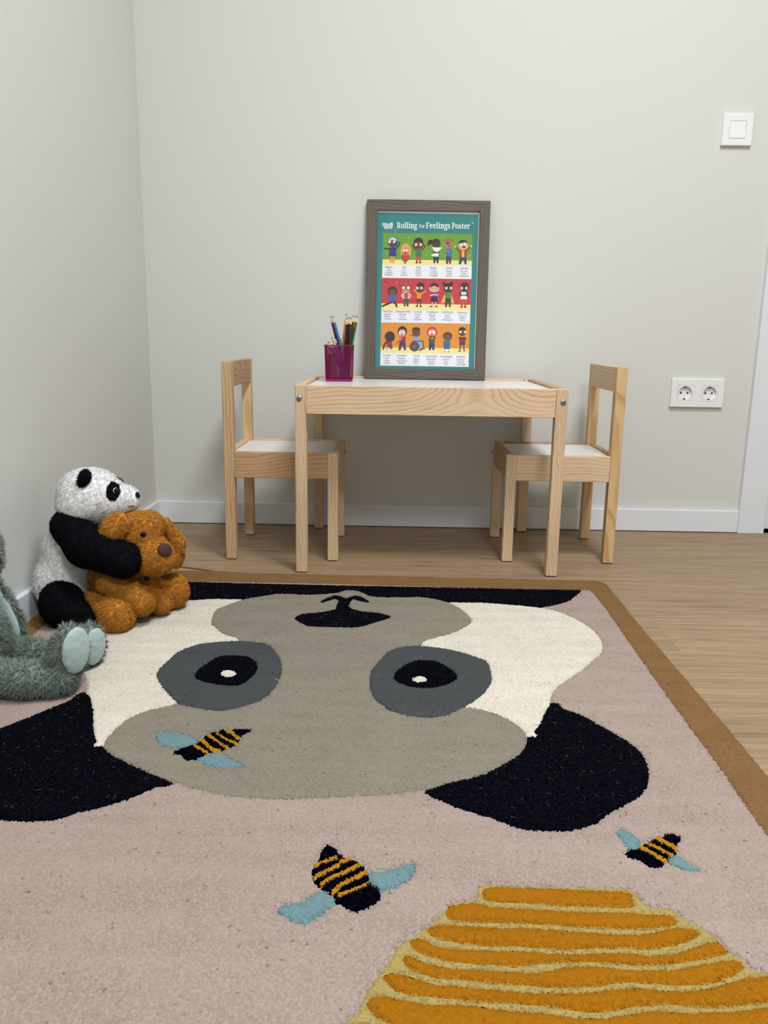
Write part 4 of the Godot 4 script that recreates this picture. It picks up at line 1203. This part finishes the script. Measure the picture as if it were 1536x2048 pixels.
func build_rug(t: Node3D) -> void:
	var m := plain(Color.WHITE, 1.0, 0.1)
	m.vertex_color_use_as_albedo = true
	m.rim_enabled = false
	var tuft := tuft_mesh(9, 12, 0.0019, 0.0008, 0.00055, 0.0005)
	var low_tuft := tuft_mesh(10, 12, 0.0018, 0.0006, 0.00055, 0.0004)
	var names := {"border": "border", "pink_field": "pink_field", "body": "body_patch", "ear_l": "ear", "ear_r": "ear", "cream_face": "cheek", "cream_cheek": "cheek", "mask": "muzzle_and_forehead", "eye_l": "eye_patch", "eye_r": "eye_patch", "pupil_l": "pupil", "pupil_r": "pupil", "glint_l": "eye_glint", "glint_r": "eye_glint", "nose": "nose_and_mouth"}
	var tones := {"border": "brown border", "pink_field": "dusty pink ground", "body": "black strip behind the muzzle", "ear_l": "black panda ear", "ear_r": "black panda ear", "cream_face": "cream panda cheek", "cream_cheek": "cream panda cheek", "mask": "taupe muzzle and forehead", "eye_l": "slate grey eye patch", "eye_r": "slate grey eye patch", "pupil_l": "black pupil", "pupil_r": "black pupil", "nose": "black nose and mouth"}
	# woven backing under the pile
	var sheet := SurfaceTool.new()
	sheet.begin(Mesh.PRIMITIVE_TRIANGLES)
	var edge: PackedVector2Array = Geometry2D.offset_polygon(regs[0].poly, -0.004)[0]
	var ids := Geometry2D.triangulate_polygon(edge)
	for k in range(0, ids.size(), 3):
		var a := Vector3(edge[ids[k]].x, 0.0052, edge[ids[k]].y)
		var b := Vector3(edge[ids[k + 1]].x, 0.0052, edge[ids[k + 1]].y)
		var c := Vector3(edge[ids[k + 2]].x, 0.0052, edge[ids[k + 2]].y)
		if (b - a).cross(c - a).y > 0.0:
			tri(sheet, a, c, b)
		else:
			tri(sheet, a, b, c)
	sheet.generate_normals()
	put("backing", sheet.commit(), plain(rgb(168, 140, 104), 1.0, 0.1), t)
	var bees := {}
	var hive: Node3D
	for g in regs:
		var key: String = g.key
		if g.tris.is_empty():
			continue
		if names.has(key):
			var o := put(names[key], region_mesh(g, false, tuft), m, t)
			if tones.has(key):
				o.set_meta("label", tones[key])
			var mm := MultiMesh.new()
			mm.transform_format = MultiMesh.TRANSFORM_3D
			mm.use_colors = true
			mm.mesh = tuft
			mm.instance_count = g.tufts.size()
			for k in g.tufts.size():
				mm.set_instance_transform(k, g.tufts[k])
				mm.set_instance_color(k, g.tints[k])
			var pile := MultiMeshInstance3D.new()
			pile.name = "pile"
			pile.multimesh = mm
			pile.material_override = m
			pile.set_meta("kind", "stuff")
			o.add_child(pile, true)
			if g.color.r < 0.02 and g.tufts.size() > 1500:
				loose_fibres(o, g, m)
		elif key == "hive":
			hive = put("beehive", region_mesh(g, true, low_tuft), m, t)
			hive.set_meta("label", "straw yellow beehive outline")
		elif key.begins_with("bar"):
			var o := put("hive_band", region_mesh(g, true, low_tuft), m, hive)
			o.set_meta("label", "honey orange band of the beehive")
		else:
			var b := key.substr(0, 4)
			if not bees.has(b):
				var n := Node3D.new()
				n.name = "bee"
				t.add_child(n, true)
				bees[b] = n
			var what := "body"
			if key.contains("wing"):
				what = "wing"
			elif key.contains("stripe"):
				what = "stripe"
			put(what, region_mesh(g, true, low_tuft), m, bees[b])

# Pale loose wool fibres lying on the black parts.
func loose_fibres(o: MeshInstance3D, g: Dictionary, m: Material) -> void:
	var r := RandomNumberGenerator.new()
	r.seed = g.tufts.size()
	var st := SurfaceTool.new()
	st.begin(Mesh.PRIMITIVE_TRIANGLES)
	for k in int(g.tufts.size() * 0.055):
		var at: Transform3D = g.tufts[r.randi() % g.tufts.size()]
		var p := at.origin + Vector3(0, 0.0011, 0)
		var way := r.randf() * TAU
		var bend := r.randf_range(-1.2, 1.2)
		var tone := pow(r.randf(), 2.5) * 0.22 + 0.02
		st.set_color(Color(tone, tone, tone * 1.04))
		for j in r.randi_range(2, 4):
			var q := p + Vector3(cos(way), r.randf_range(-0.1, 0.3), sin(way)) * r.randf_range(0.0008, 0.0022)
			wire(st, p, q, 0.00013)
			p = q
			way += bend * 0.5
	var f := put("loose_fibres", st.commit(), m, o)
	f.set_meta("kind", "stuff")

# ------------------------------------------------------------------ plush animals
var lump: FastNoiseLite

func ready_prims(list: Array) -> Array:
	var out := []
	for q in list:
		if q[0] == "c":
			var a := Vector3(q[1], q[2], q[3])
			var b := Vector3(q[5], q[6], q[7])
			out.append({"c": true, "a": a, "ab": b - a, "l": maxf((b - a).length_squared(), 1e-9), "ra": q[4], "dr": q[8] - q[4], "lo": (a - Vector3.ONE * q[4]).min(b - Vector3.ONE * q[8]), "hi": (a + Vector3.ONE * q[4]).max(b + Vector3.ONE * q[8])})
		else:
			var r := Vector3(q[4], q[5], q[6])
			var bas := Basis(Vector3.UP, deg_to_rad(q[7])) * Basis(Vector3.RIGHT, deg_to_rad(q[8])) * Basis(Vector3.BACK, deg_to_rad(q[9]))
			var big := Vector3.ONE * maxf(r.x, maxf(r.y, r.z))
			var at := Vector3(q[1], q[2], q[3])
			out.append({"c": false, "a": at, "inv": bas.transposed(), "r": r, "r2": r * r, "lo": at - big, "hi": at + big})
	return out

func field(prims: Array, p: Vector3, k: float) -> float:
	var m := 1e9
	for q in prims:
		var d := 0.0
		if q.c:
			var t := clampf((p - q.a).dot(q.ab) / q.l, 0.0, 1.0)
			d = (p - q.a - q.ab * t).length() - (q.ra + q.dr * t)
		else:
			var w: Vector3 = q.inv * (p - q.a)
			var k0: float = (w / q.r).length()
			var k1: float = maxf((w / q.r2).length(), 1e-6)
			d = k0 * (k0 - 1.0) / k1 if k0 > 0.01 else -q.r.x
		if m > 1e8:
			m = d
		else:
			var h := maxf(k - absf(m - d), 0.0) / k
			m = minf(m, d) - h * h * k * 0.25
	return m

# Surface nets over the smooth union of the primitives; limit (optional) keeps only what lies inside it.
func skin(list: Array, cell: float, k: float, bumps: float, grow := 0.0, limit: Array = [], floor_y := -1.0, wall_x := -9.0) -> Dictionary:
	var prims := ready_prims(list)
	var lim := ready_prims(limit)
	var lo: Vector3 = (lim if lim.size() else prims)[0].lo
	var hi: Vector3 = (lim if lim.size() else prims)[0].hi
	for q in (lim if lim.size() else prims):
		lo = lo.min(q.lo)
		hi = hi.max(q.hi)
	lo -= Vector3.ONE * (cell * 2.0 + 0.004 + grow)
	hi += Vector3.ONE * (cell * 2.0 + 0.004 + grow)
	var n := Vector3i(((hi - lo) / cell).ceil()) + Vector3i.ONE
	var v := PackedFloat32Array()
	v.resize(n.x * n.y * n.z)
	var at := 0
	for z in n.z:
		for y in n.y:
			for x in n.x:
				var p := lo + Vector3(x, y, z) * cell
				var d := field(prims, p, k) - grow
				if absf(d) < 0.02:
					d -= bumps * lump.get_noise_3dv(p * 100.0)
				if lim.size():
					d = maxf(d, field(lim, p, k))
				d = maxf(d, floor_y - p.y)
				d = maxf(d, wall_x - p.x)
				v[at] = d
				at += 1
	var ids := PackedInt32Array()
	ids.resize(v.size())
	ids.fill(-1)
	var pts := PackedVector3Array()
	var sy := n.x
	var sz := n.x * n.y
	for z in n.z - 1:
		for y in n.y - 1:
			for x in n.x - 1:
				var o := x + y * sy + z * sz
				var inside := 0
				for c in 8:
					if v[o + (c & 1) + ((c >> 1) & 1) * sy + ((c >> 2) & 1) * sz] < 0.0:
						inside += 1
				if inside == 0 or inside == 8:
					continue
				var sum := Vector3.ZERO
				var cnt := 0
				for ax in 3:
					for c in 8:
						if (c >> ax) & 1:
							continue
						var c2 := c | (1 << ax)
						var va := v[o + (c & 1) + ((c >> 1) & 1) * sy + ((c >> 2) & 1) * sz]
						var vb := v[o + (c2 & 1) + ((c2 >> 1) & 1) * sy + ((c2 >> 2) & 1) * sz]
						if (va < 0.0) != (vb < 0.0):
							var q := Vector3(c & 1, (c >> 1) & 1, (c >> 2) & 1)
							q[ax] = va / (va - vb)
							sum += q
							cnt += 1
				ids[o] = pts.size()
				pts.append(lo + (Vector3(x, y, z) + sum / cnt) * cell)
	var ix := PackedInt32Array()
	for z in range(1, n.z - 1):
		for y in range(1, n.y - 1):
			for x in range(1, n.x - 1):
				var o := x + y * sy + z * sz
				var steps := [1, sy, sz]
				for ax in 3:
					var o2: int = o + steps[ax]
					if (v[o] < 0.0) == (v[o2] < 0.0):
						continue
					var u: int = steps[(ax + 1) % 3]
					var w: int = steps[(ax + 2) % 3]
					var a := ids[o - u - w]
					var b := ids[o - w]
					var c := ids[o]
					var d := ids[o - u]
					if v[o] < 0.0:
						ix.append_array(PackedInt32Array([a, c, b, a, d, c]))
					else:
						ix.append_array(PackedInt32Array([a, b, c, a, c, d]))
	var nr := PackedVector3Array()
	nr.resize(pts.size())
	for t in range(0, ix.size(), 3):
		var fn := (pts[ix[t + 2]] - pts[ix[t]]).cross(pts[ix[t + 1]] - pts[ix[t]])
		for j in 3:
			nr[ix[t + j]] += fn
	for j in nr.size():
		nr[j] = nr[j].normalized()
	var arr := []
	arr.resize(Mesh.ARRAY_MAX)
	arr[Mesh.ARRAY_VERTEX] = pts
	arr[Mesh.ARRAY_NORMAL] = nr
	arr[Mesh.ARRAY_INDEX] = ix
	var mesh := ArrayMesh.new()
	mesh.add_surface_from_arrays(Mesh.PRIMITIVE_TRIANGLES, arr)
	return {"mesh": mesh, "pts": pts, "nr": nr, "ix": ix}

func strand_mesh(s: int, count: int, spread: float, long: float, wide: float, curl: float) -> ArrayMesh:
	var r := RandomNumberGenerator.new()
	r.seed = s
	var st := SurfaceTool.new()
	st.begin(Mesh.PRIMITIVE_TRIANGLES)
	for k in count:
		var a := r.randf() * TAU
		var root := Vector3(r.randf_range(-1, 1) * spread, -0.001, r.randf_range(-1, 1) * spread)
		var b := r.randf() * TAU
		var way := Vector3(cos(b), 0, sin(b)) * curl * r.randf_range(0.3, 1.0)
		var hgt := long * r.randf_range(0.75, 1.2)
		var p1 := root + Vector3(0, hgt * 0.5, 0) + way * 0.25
		var p2 := root + Vector3(0, hgt * 0.95, 0) + way
		for j in 3:
			var ca := a + TAU * j / 3
			var cb := a + TAU * (j + 1) / 3
			var u := Vector3(cos(ca), 0, sin(ca))
			var v := Vector3(cos(cb), 0, sin(cb))
			var lie := Vector3(0, 0.65, 0.6)
			var nu := (lie + u * 0.55).normalized()
			var nv := (lie + v * 0.55).normalized()
			u *= wide * 0.5
			v *= wide * 0.5
			for w in [[root + u, nu], [root + v, nv], [p1 + v, nv], [root + u, nu], [p1 + v, nv], [p1 + u, nu], [p1 + u, nu], [p1 + v, nv], [p2, (nu + nv).normalized()]]:
				st.set_normal(w[1])
				st.add_vertex(w[0])
	return st.commit()

# Fur: clumps of strands standing on the skin, combed a little downwards.
func fur(o: MeshInstance3D, sk: Dictionary, clump: ArrayMesh, per_m2: float, comb: Vector3, color: Color, vary: float, m: Material, bare: Array) -> void:
	var r := RandomNumberGenerator.new()
	r.seed = hash(String(o.name)) + sk.pts.size()
	var at := []
	var tint := []
	var pts: PackedVector3Array = sk.pts
	var nr: PackedVector3Array = sk.nr
	var ix: PackedInt32Array = sk.ix
	var owed := 0.0
	for t in range(0, ix.size(), 3):
		var a := pts[ix[t]]
		var b := pts[ix[t + 1]]
		var c := pts[ix[t + 2]]
		owed += (b - a).cross(c - a).length() * 0.5 * per_m2
		while owed > r.randf():
			owed -= 1.0
			var u := r.randf()
			var v := r.randf()
			if u + v > 1.0:
				u = 1.0 - u
				v = 1.0 - v
			var p := a + (b - a) * u + (c - a) * v
			var skip := p.y < 0.0145
			for q in bare:
				skip = skip or field(q, p, 0.01) < 0.003
			if skip:
				continue
			var n := (nr[ix[t]] * (1.0 - u - v) + nr[ix[t + 1]] * u + nr[ix[t + 2]] * v).normalized()
			var swirl := Vector3(lump.get_noise_3dv(p * 55.0), lump.get_noise_3dv(p * 55.0 + Vector3(31, 0, 0)), lump.get_noise_3dv(p * 55.0 + Vector3(0, 57, 0)))
			var y := (n + comb + swirl * 0.55 + Vector3(r.randf_range(-1, 1), r.randf_range(-1, 1), r.randf_range(-1, 1)) * 0.25).normalized()
			if y.dot(n) < 0.25:
				y = (y + n * 0.6).normalized()
			# local z leans back towards the skin's own normal, so that the coat is shaded as the body under it
			var out := n - y * n.dot(y)
			if out.length() < 0.05:
				out = y.cross(Vector3(r.randf_range(-1, 1), r.randf_range(-1, 1), r.randf_range(-1, 1)))
			var x := y.cross(out.normalized().rotated(y, r.randf_range(-0.5, 0.5))).normalized()
			var s := r.randf_range(0.75, 1.2)
			at.append(Transform3D(Basis(x, y, x.cross(y)).scaled(Vector3.ONE * s), p))
			var cc := color * (1.0 + r.randf_range(-vary, vary) + 0.6 * vary * lump.get_noise_3dv(p * 30.0))
			cc.a = 1.0
			tint.append(cc)
	var mm := MultiMesh.new()
	mm.transform_format = MultiMesh.TRANSFORM_3D
	mm.use_colors = true
	mm.mesh = clump
	mm.instance_count = at.size()
	for k in at.size():
		mm.set_instance_transform(k, at[k])
		mm.set_instance_color(k, tint[k])
	var f := MultiMeshInstance3D.new()
	f.name = "fur"
	f.multimesh = mm
	f.material_override = m
	f.set_meta("kind", "stuff")
	o.add_child(f, true)

func plush_material(linear: Color) -> StandardMaterial3D:
	var m := plain(linear.linear_to_srgb(), 1.0, 0.1)
	m.rim_enabled = true
	m.rim = 0.25
	m.rim_tint = 0.6
	return m

func plush(t: Node3D, called: String, key: String, color: Color, spec: Dictionary) -> MeshInstance3D:
	var sk := skin(TOYS[key], 0.0048, spec.get("k", 0.014), spec.get("bumps", 0.0022), 0.0, [], 0.0122, -0.7858)
	var back := t.transform.affine_inverse()
	var o := put(called, sk.mesh, plush_material(color), t, back)
	fur(o, sk, spec.clump, spec.dense, spec.get("comb", Vector3(0, -0.45, 0)), color, spec.get("vary", 0.12), M.fur, spec.get("bare", []))
	return o

func oval_at(t: Node3D, called: String, at: Vector3, n: Vector3, r: Vector3, m: Material, roll := 0.0) -> MeshInstance3D:
	# a flattened bead: r.z along the surface normal n
	var z := n.normalized()
	var x := Vector3.UP.cross(z).normalized()
	var b := Basis(x, z.cross(x), z) * Basis(Vector3.BACK, roll) * Basis.from_scale(r)
	var s := SphereMesh.new()
	s.radius = 1.0
	s.height = 2.0
	s.radial_segments = 24
	s.rings = 12
	return put(called, s, m, t, t.transform.affine_inverse() * Transform3D(b, at))

func animals() -> void:
	lump = noise(12, 1.0, 2)
	M.fur = plain(Color.WHITE, 0.9, 0.12)
	M.fur.vertex_color_use_as_albedo = true
	M.fur.backlight_enabled = true
	M.fur.backlight = Color(0.6, 0.6, 0.6)
	var short := strand_mesh(1, 7, 0.0028, 0.0038, 0.0007, 0.0030)
	var dense := strand_mesh(2, 7, 0.0026, 0.0068, 0.00085, 0.0045)
	var shag := strand_mesh(3, 6, 0.0030, 0.0112, 0.0009, 0.0075)
	var white := Color(0.985, 0.985, 0.98)
	var black := Color(0.0070, 0.0072, 0.0098)
	var ginger := Color(0.620, 0.255, 0.046)
	var sage := Color(0.250, 0.300, 0.260)
	var mint := Color(0.440, 0.560, 0.550)
	# panda
	var t := thing("panda_plush", "black and white panda soft toy hugging the brown dog against the wall", "soft toy", Vector3(-0.71, 0.0122, 0.85))
	var W := {"clump": short, "dense": 90000.0, "vary": 0.05, "bumps": 0.0028}
	var K := {"clump": short, "dense": 90000.0, "vary": 0.5, "bumps": 0.002}
	plush(t, "torso", "panda_torso", white, W)
	var patches := []
	for e in [[Vector3(-0.614, 0.2675, 0.876), 1.0], [Vector3(-0.622, 0.2675, 0.815), -1.0]]:
		patches.append([e[0], e[1], ["e", e[0].x, e[0].y, e[0].z, 0.0125, 0.0190, 0.024, 24.0 * e[1], 0.0, -20.0]])
	var WH := W.duplicate()
	WH.bare = [ready_prims([patches[0][2]]), ready_prims([patches[1][2]]), ready_prims([["e", -0.5735, 0.2565, 0.858, 0.007, 0.008, 0.007, 0.0, 0.0, 0.0]]), ready_prims([["e", -0.5835, 0.2365, 0.868, 0.006, 0.004, 0.005, 0.0, 0.0, 0.0]])]
	plush(t, "head", "panda_head", white, WH)
	plush(t, "arm", "panda_arm_near", black, K)
	plush(t, "arm", "panda_arm_far", black, K)
	plush(t, "leg", "panda_leg_near", black, K)
	plush(t, "leg", "panda_leg_far", black, K)
	plush(t, "ear", "panda_ear_near", black, K)
	plush(t, "ear", "panda_ear_far", black, K)
	for e in patches:
		var sk := skin(TOYS["panda_head"], 0.0022, 0.014, 0.002, 0.0030, [e[2]])
		var po := put("eye_patch", sk.mesh, plush_material(black), t, t.transform.affine_inverse())
		fur(po, sk, short, 60000.0, Vector3(0, -0.3, 0), black, 0.4, M.fur, [])
	oval_at(t, "eye_ring", Vector3(-0.6085, 0.2685, 0.8770), Vector3(0.6, 0.35, 0.7), Vector3(0.0055, 0.0057, 0.0030), M.eyewhite)
	oval_at(t, "eye", Vector3(-0.6066, 0.2687, 0.8787), Vector3(0.6, 0.35, 0.7), Vector3(0.0050, 0.0052, 0.0042), M.gloss)
	oval_at(t, "nose", Vector3(-0.5735, 0.2565, 0.8580), Vector3(0.76, 0.4, 0.4), Vector3(0.0050, 0.0066, 0.0028), M.nose)
	oval_at(t, "mouth", Vector3(-0.5835, 0.2365, 0.8680), Vector3(0.44, -0.3, 0.85), Vector3(0.0070, 0.0011, 0.0020), M.mouth, 0.06)
	# dog
	t = thing("dog_plush", "ginger brown dog soft toy sitting between the panda's arms", "soft toy", Vector3(-0.58, 0.0122, 0.86))
	var G := {"clump": dense, "dense": 80000.0, "vary": 0.16, "bumps": 0.0028}
	plush(t, "body", "dog_body", ginger, G)
	plush(t, "head", "dog_head", ginger, G)
	plush(t, "ear", "dog_ear_near", ginger, G)
	plush(t, "ear", "dog_ear_far", ginger, G)
	plush(t, "front_leg", "dog_front_leg_near", ginger, G)
	plush(t, "front_leg", "dog_front_leg_far", ginger, G)
	plush(t, "hind_leg", "dog_hind_leg_near", ginger, G)
	plush(t, "hind_leg", "dog_hind_leg_far", ginger, G)
	oval_at(t, "eye", Vector3(-0.5515, 0.1908, 0.9065), Vector3(0.35, 0.15, 0.92), Vector3(0.0054, 0.0050, 0.0052), M.gloss)
	oval_at(t, "eye", Vector3(-0.5265, 0.1800, 0.8550), Vector3(1.0, 0.1, 0.0), Vector3(0.0048, 0.0048, 0.0042), M.gloss)
	oval_at(t, "nose", Vector3(-0.5095, 0.1635, 0.9140), Vector3(0.6, 0.35, 0.7), Vector3(0.0142, 0.0128, 0.0055), M.leather, -0.5)
	var tagm := put("collar_tag", chamfer_box(Vector3(0.010, 0.012, 0.003), 0.0008), M.hole, t, t.transform.affine_inverse() * Transform3D(Basis(Vector3.UP, 0.5), Vector3(-0.5535, 0.1015, 0.893)))
	tagm.set_meta("label", "small black tag under the chin")
	# rabbit
	t = thing("rabbit_plush", "sage green long-eared soft toy with pale blue soles at the left edge", "soft toy", Vector3(-0.70, 0.0122, 1.16))
	var S := {"clump": shag, "dense": 75000.0, "vary": 0.32, "bumps": 0.003}
	plush(t, "torso", "rabbit_torso", sage, S)
	plush(t, "head", "rabbit_head", sage, S)
	var SE := S.duplicate()
	SE.bare = [ready_prims(TOYS["rabbit_ear_lining"])]
	var ear := plush(t, "ear", "rabbit_ear_near", sage, SE)
	var lin := skin(TOYS["rabbit_ear_lining"], 0.0032, 0.01, 0.0008, 0.0, [], 0.0122, -0.7858)
	put("ear_lining", lin.mesh, plush_material(mint), ear)
	plush(t, "ear", "rabbit_ear_far", sage, S)
	plush(t, "arm", "rabbit_arm_near", sage, S)
	for z in [1.166, 1.224]:
		oval_at(t, "eye", Vector3(-0.6945, 0.2440, z), Vector3(0.85, 0.2, 0.5 * signf(z - 1.2)), Vector3(0.0052, 0.0052, 0.0044), M.gloss)
	oval_at(t, "nose", Vector3(-0.6745, 0.2225, 1.206), Vector3(1, 0.2, 0), Vector3(0.0070, 0.0050, 0.0040), M.leather)
	for a in [["rabbit_leg_near", "rabbit_sole_near"], ["rabbit_leg_far", "rabbit_sole_far"]]:
		var SL := S.duplicate()
		SL.bare = [ready_prims(TOYS[a[1]])]
		var leg := plush(t, "leg", a[0], sage, SL)
		var pad := skin(TOYS[a[1]], 0.003, 0.01, 0.0012, 0.0, [], 0.0125)
		var po := put("sole", pad.mesh, plush_material(mint), leg)
		po.set_meta("label", "pale blue suede sole")

# ------------------------------------------------------------------
func materials() -> void:
	M.white = plain(rgb(240, 240, 238), 0.5)
	M.plastic = plain(rgb(236, 237, 239), 0.35, 0.5)
	M.hole = plain(rgb(22, 20, 20), 0.6, 0.3)
	M.steel = plain(rgb(170, 172, 176), 0.28, 0.5, 1.0)
	M.laminate = plain(rgb(236, 236, 236), 0.28, 0.5)
	M.gloss = plain(rgb(10, 8, 8), 0.06, 0.28)
	M.eyewhite = plain(rgb(225, 225, 222), 0.3, 0.5)
	M.nose = plain(rgb(20, 18, 20), 0.75, 0.3)
	M.mouth = plain(rgb(92, 70, 66), 0.9, 0.2)
	M.leather = plain(rgb(72, 50, 38), 0.6, 0.3)
	M.bolt_mesh = lathe([[0.0, 0.0], [0.0068, 0.0], [0.0068, 0.0010], [0.0058, 0.0022], [0.0038, 0.0029], [0.0, 0.0031]], 24)
	M.socket_mesh = lathe([[0.0, 0.0], [0.0020, 0.0], [0.0020, 0.0003], [0.0, 0.0003]], 6)
	var light := rgb(222, 195, 162)
	var dark := rgb(186, 150, 113)
	M.straight = [wood_material(31, -0.22, 0.02, 0.01, 210.0, light, rgb(148, 110, 74)), wood_material(32, 0.34, 0.03, 0.02, 200.0, light, rgb(154, 116, 78)), wood_material(33, -0.15, 0.06, 0.02, 190.0, rgb(226, 200, 168), rgb(164, 126, 88)), wood_material(34, 0.30, 0.01, 0.03, 230.0, light, rgb(148, 110, 74))]
	M.post = [wood_material(41, 0.13, 0.03, 0.02, 130.0, rgb(208, 174, 136), rgb(162, 122, 84)), wood_material(42, 0.02, 0.05, 0.05, 90.0, rgb(218, 186, 142), rgb(184, 146, 100)), wood_material(43, 0.03, 0.04, 0.06, 110.0, rgb(214, 180, 134), rgb(166, 124, 78))]
	M.flat = [wood_material(51, 0.13, 0.05, 0.05, 150.0, light, dark), wood_material(52, 0.12, 0.05, 0.05, 150.0, light, dark), wood_material(53, 0.11, 0.05, 0.06, 150.0, rgb(198, 160, 122), rgb(160, 121, 89)), wood_material(54, 0.085, 0.045, 0.08, 130.0, rgb(188, 152, 120), rgb(150, 113, 85))]
	M.apron = wood_material(61, 0.135, 0.05, 0.055, 140.0, rgb(224, 195, 162), rgb(188, 151, 115), 0.4, 0.05)
	M.greywood = [wood_material(71, 0.12, 0.03, 0.02, 120.0, rgb(106, 97, 89), rgb(70, 62, 56), 0.75), wood_material(72, -0.08, 0.03, 0.03, 120.0, rgb(104, 95, 87), rgb(68, 60, 54), 0.75)]

func _ready() -> void:
	rng.seed = 4
	view()
	materials()
	ceiling_lamp(0.5, 1.6, "square flat white ceiling light nearer the table wall")
	ceiling_lamp(0.5, 3.5, "square flat white ceiling light farther from the table wall")
	room()
	print("room done")
	fittings()
	table()
	chair(Vector3(-0.3627, 0, 0.2595), 0.0, "small pine chair with white seat on the left of the table", 0)
	chair(Vector3(0.3420, 0, 0.2370), PI, "small pine chair with white seat on the right of the table", 1)
	picture()
	cup_and_pencils()
	print("furniture done")
	rug()
	print("rug done")
	animals()
	print("animals done")
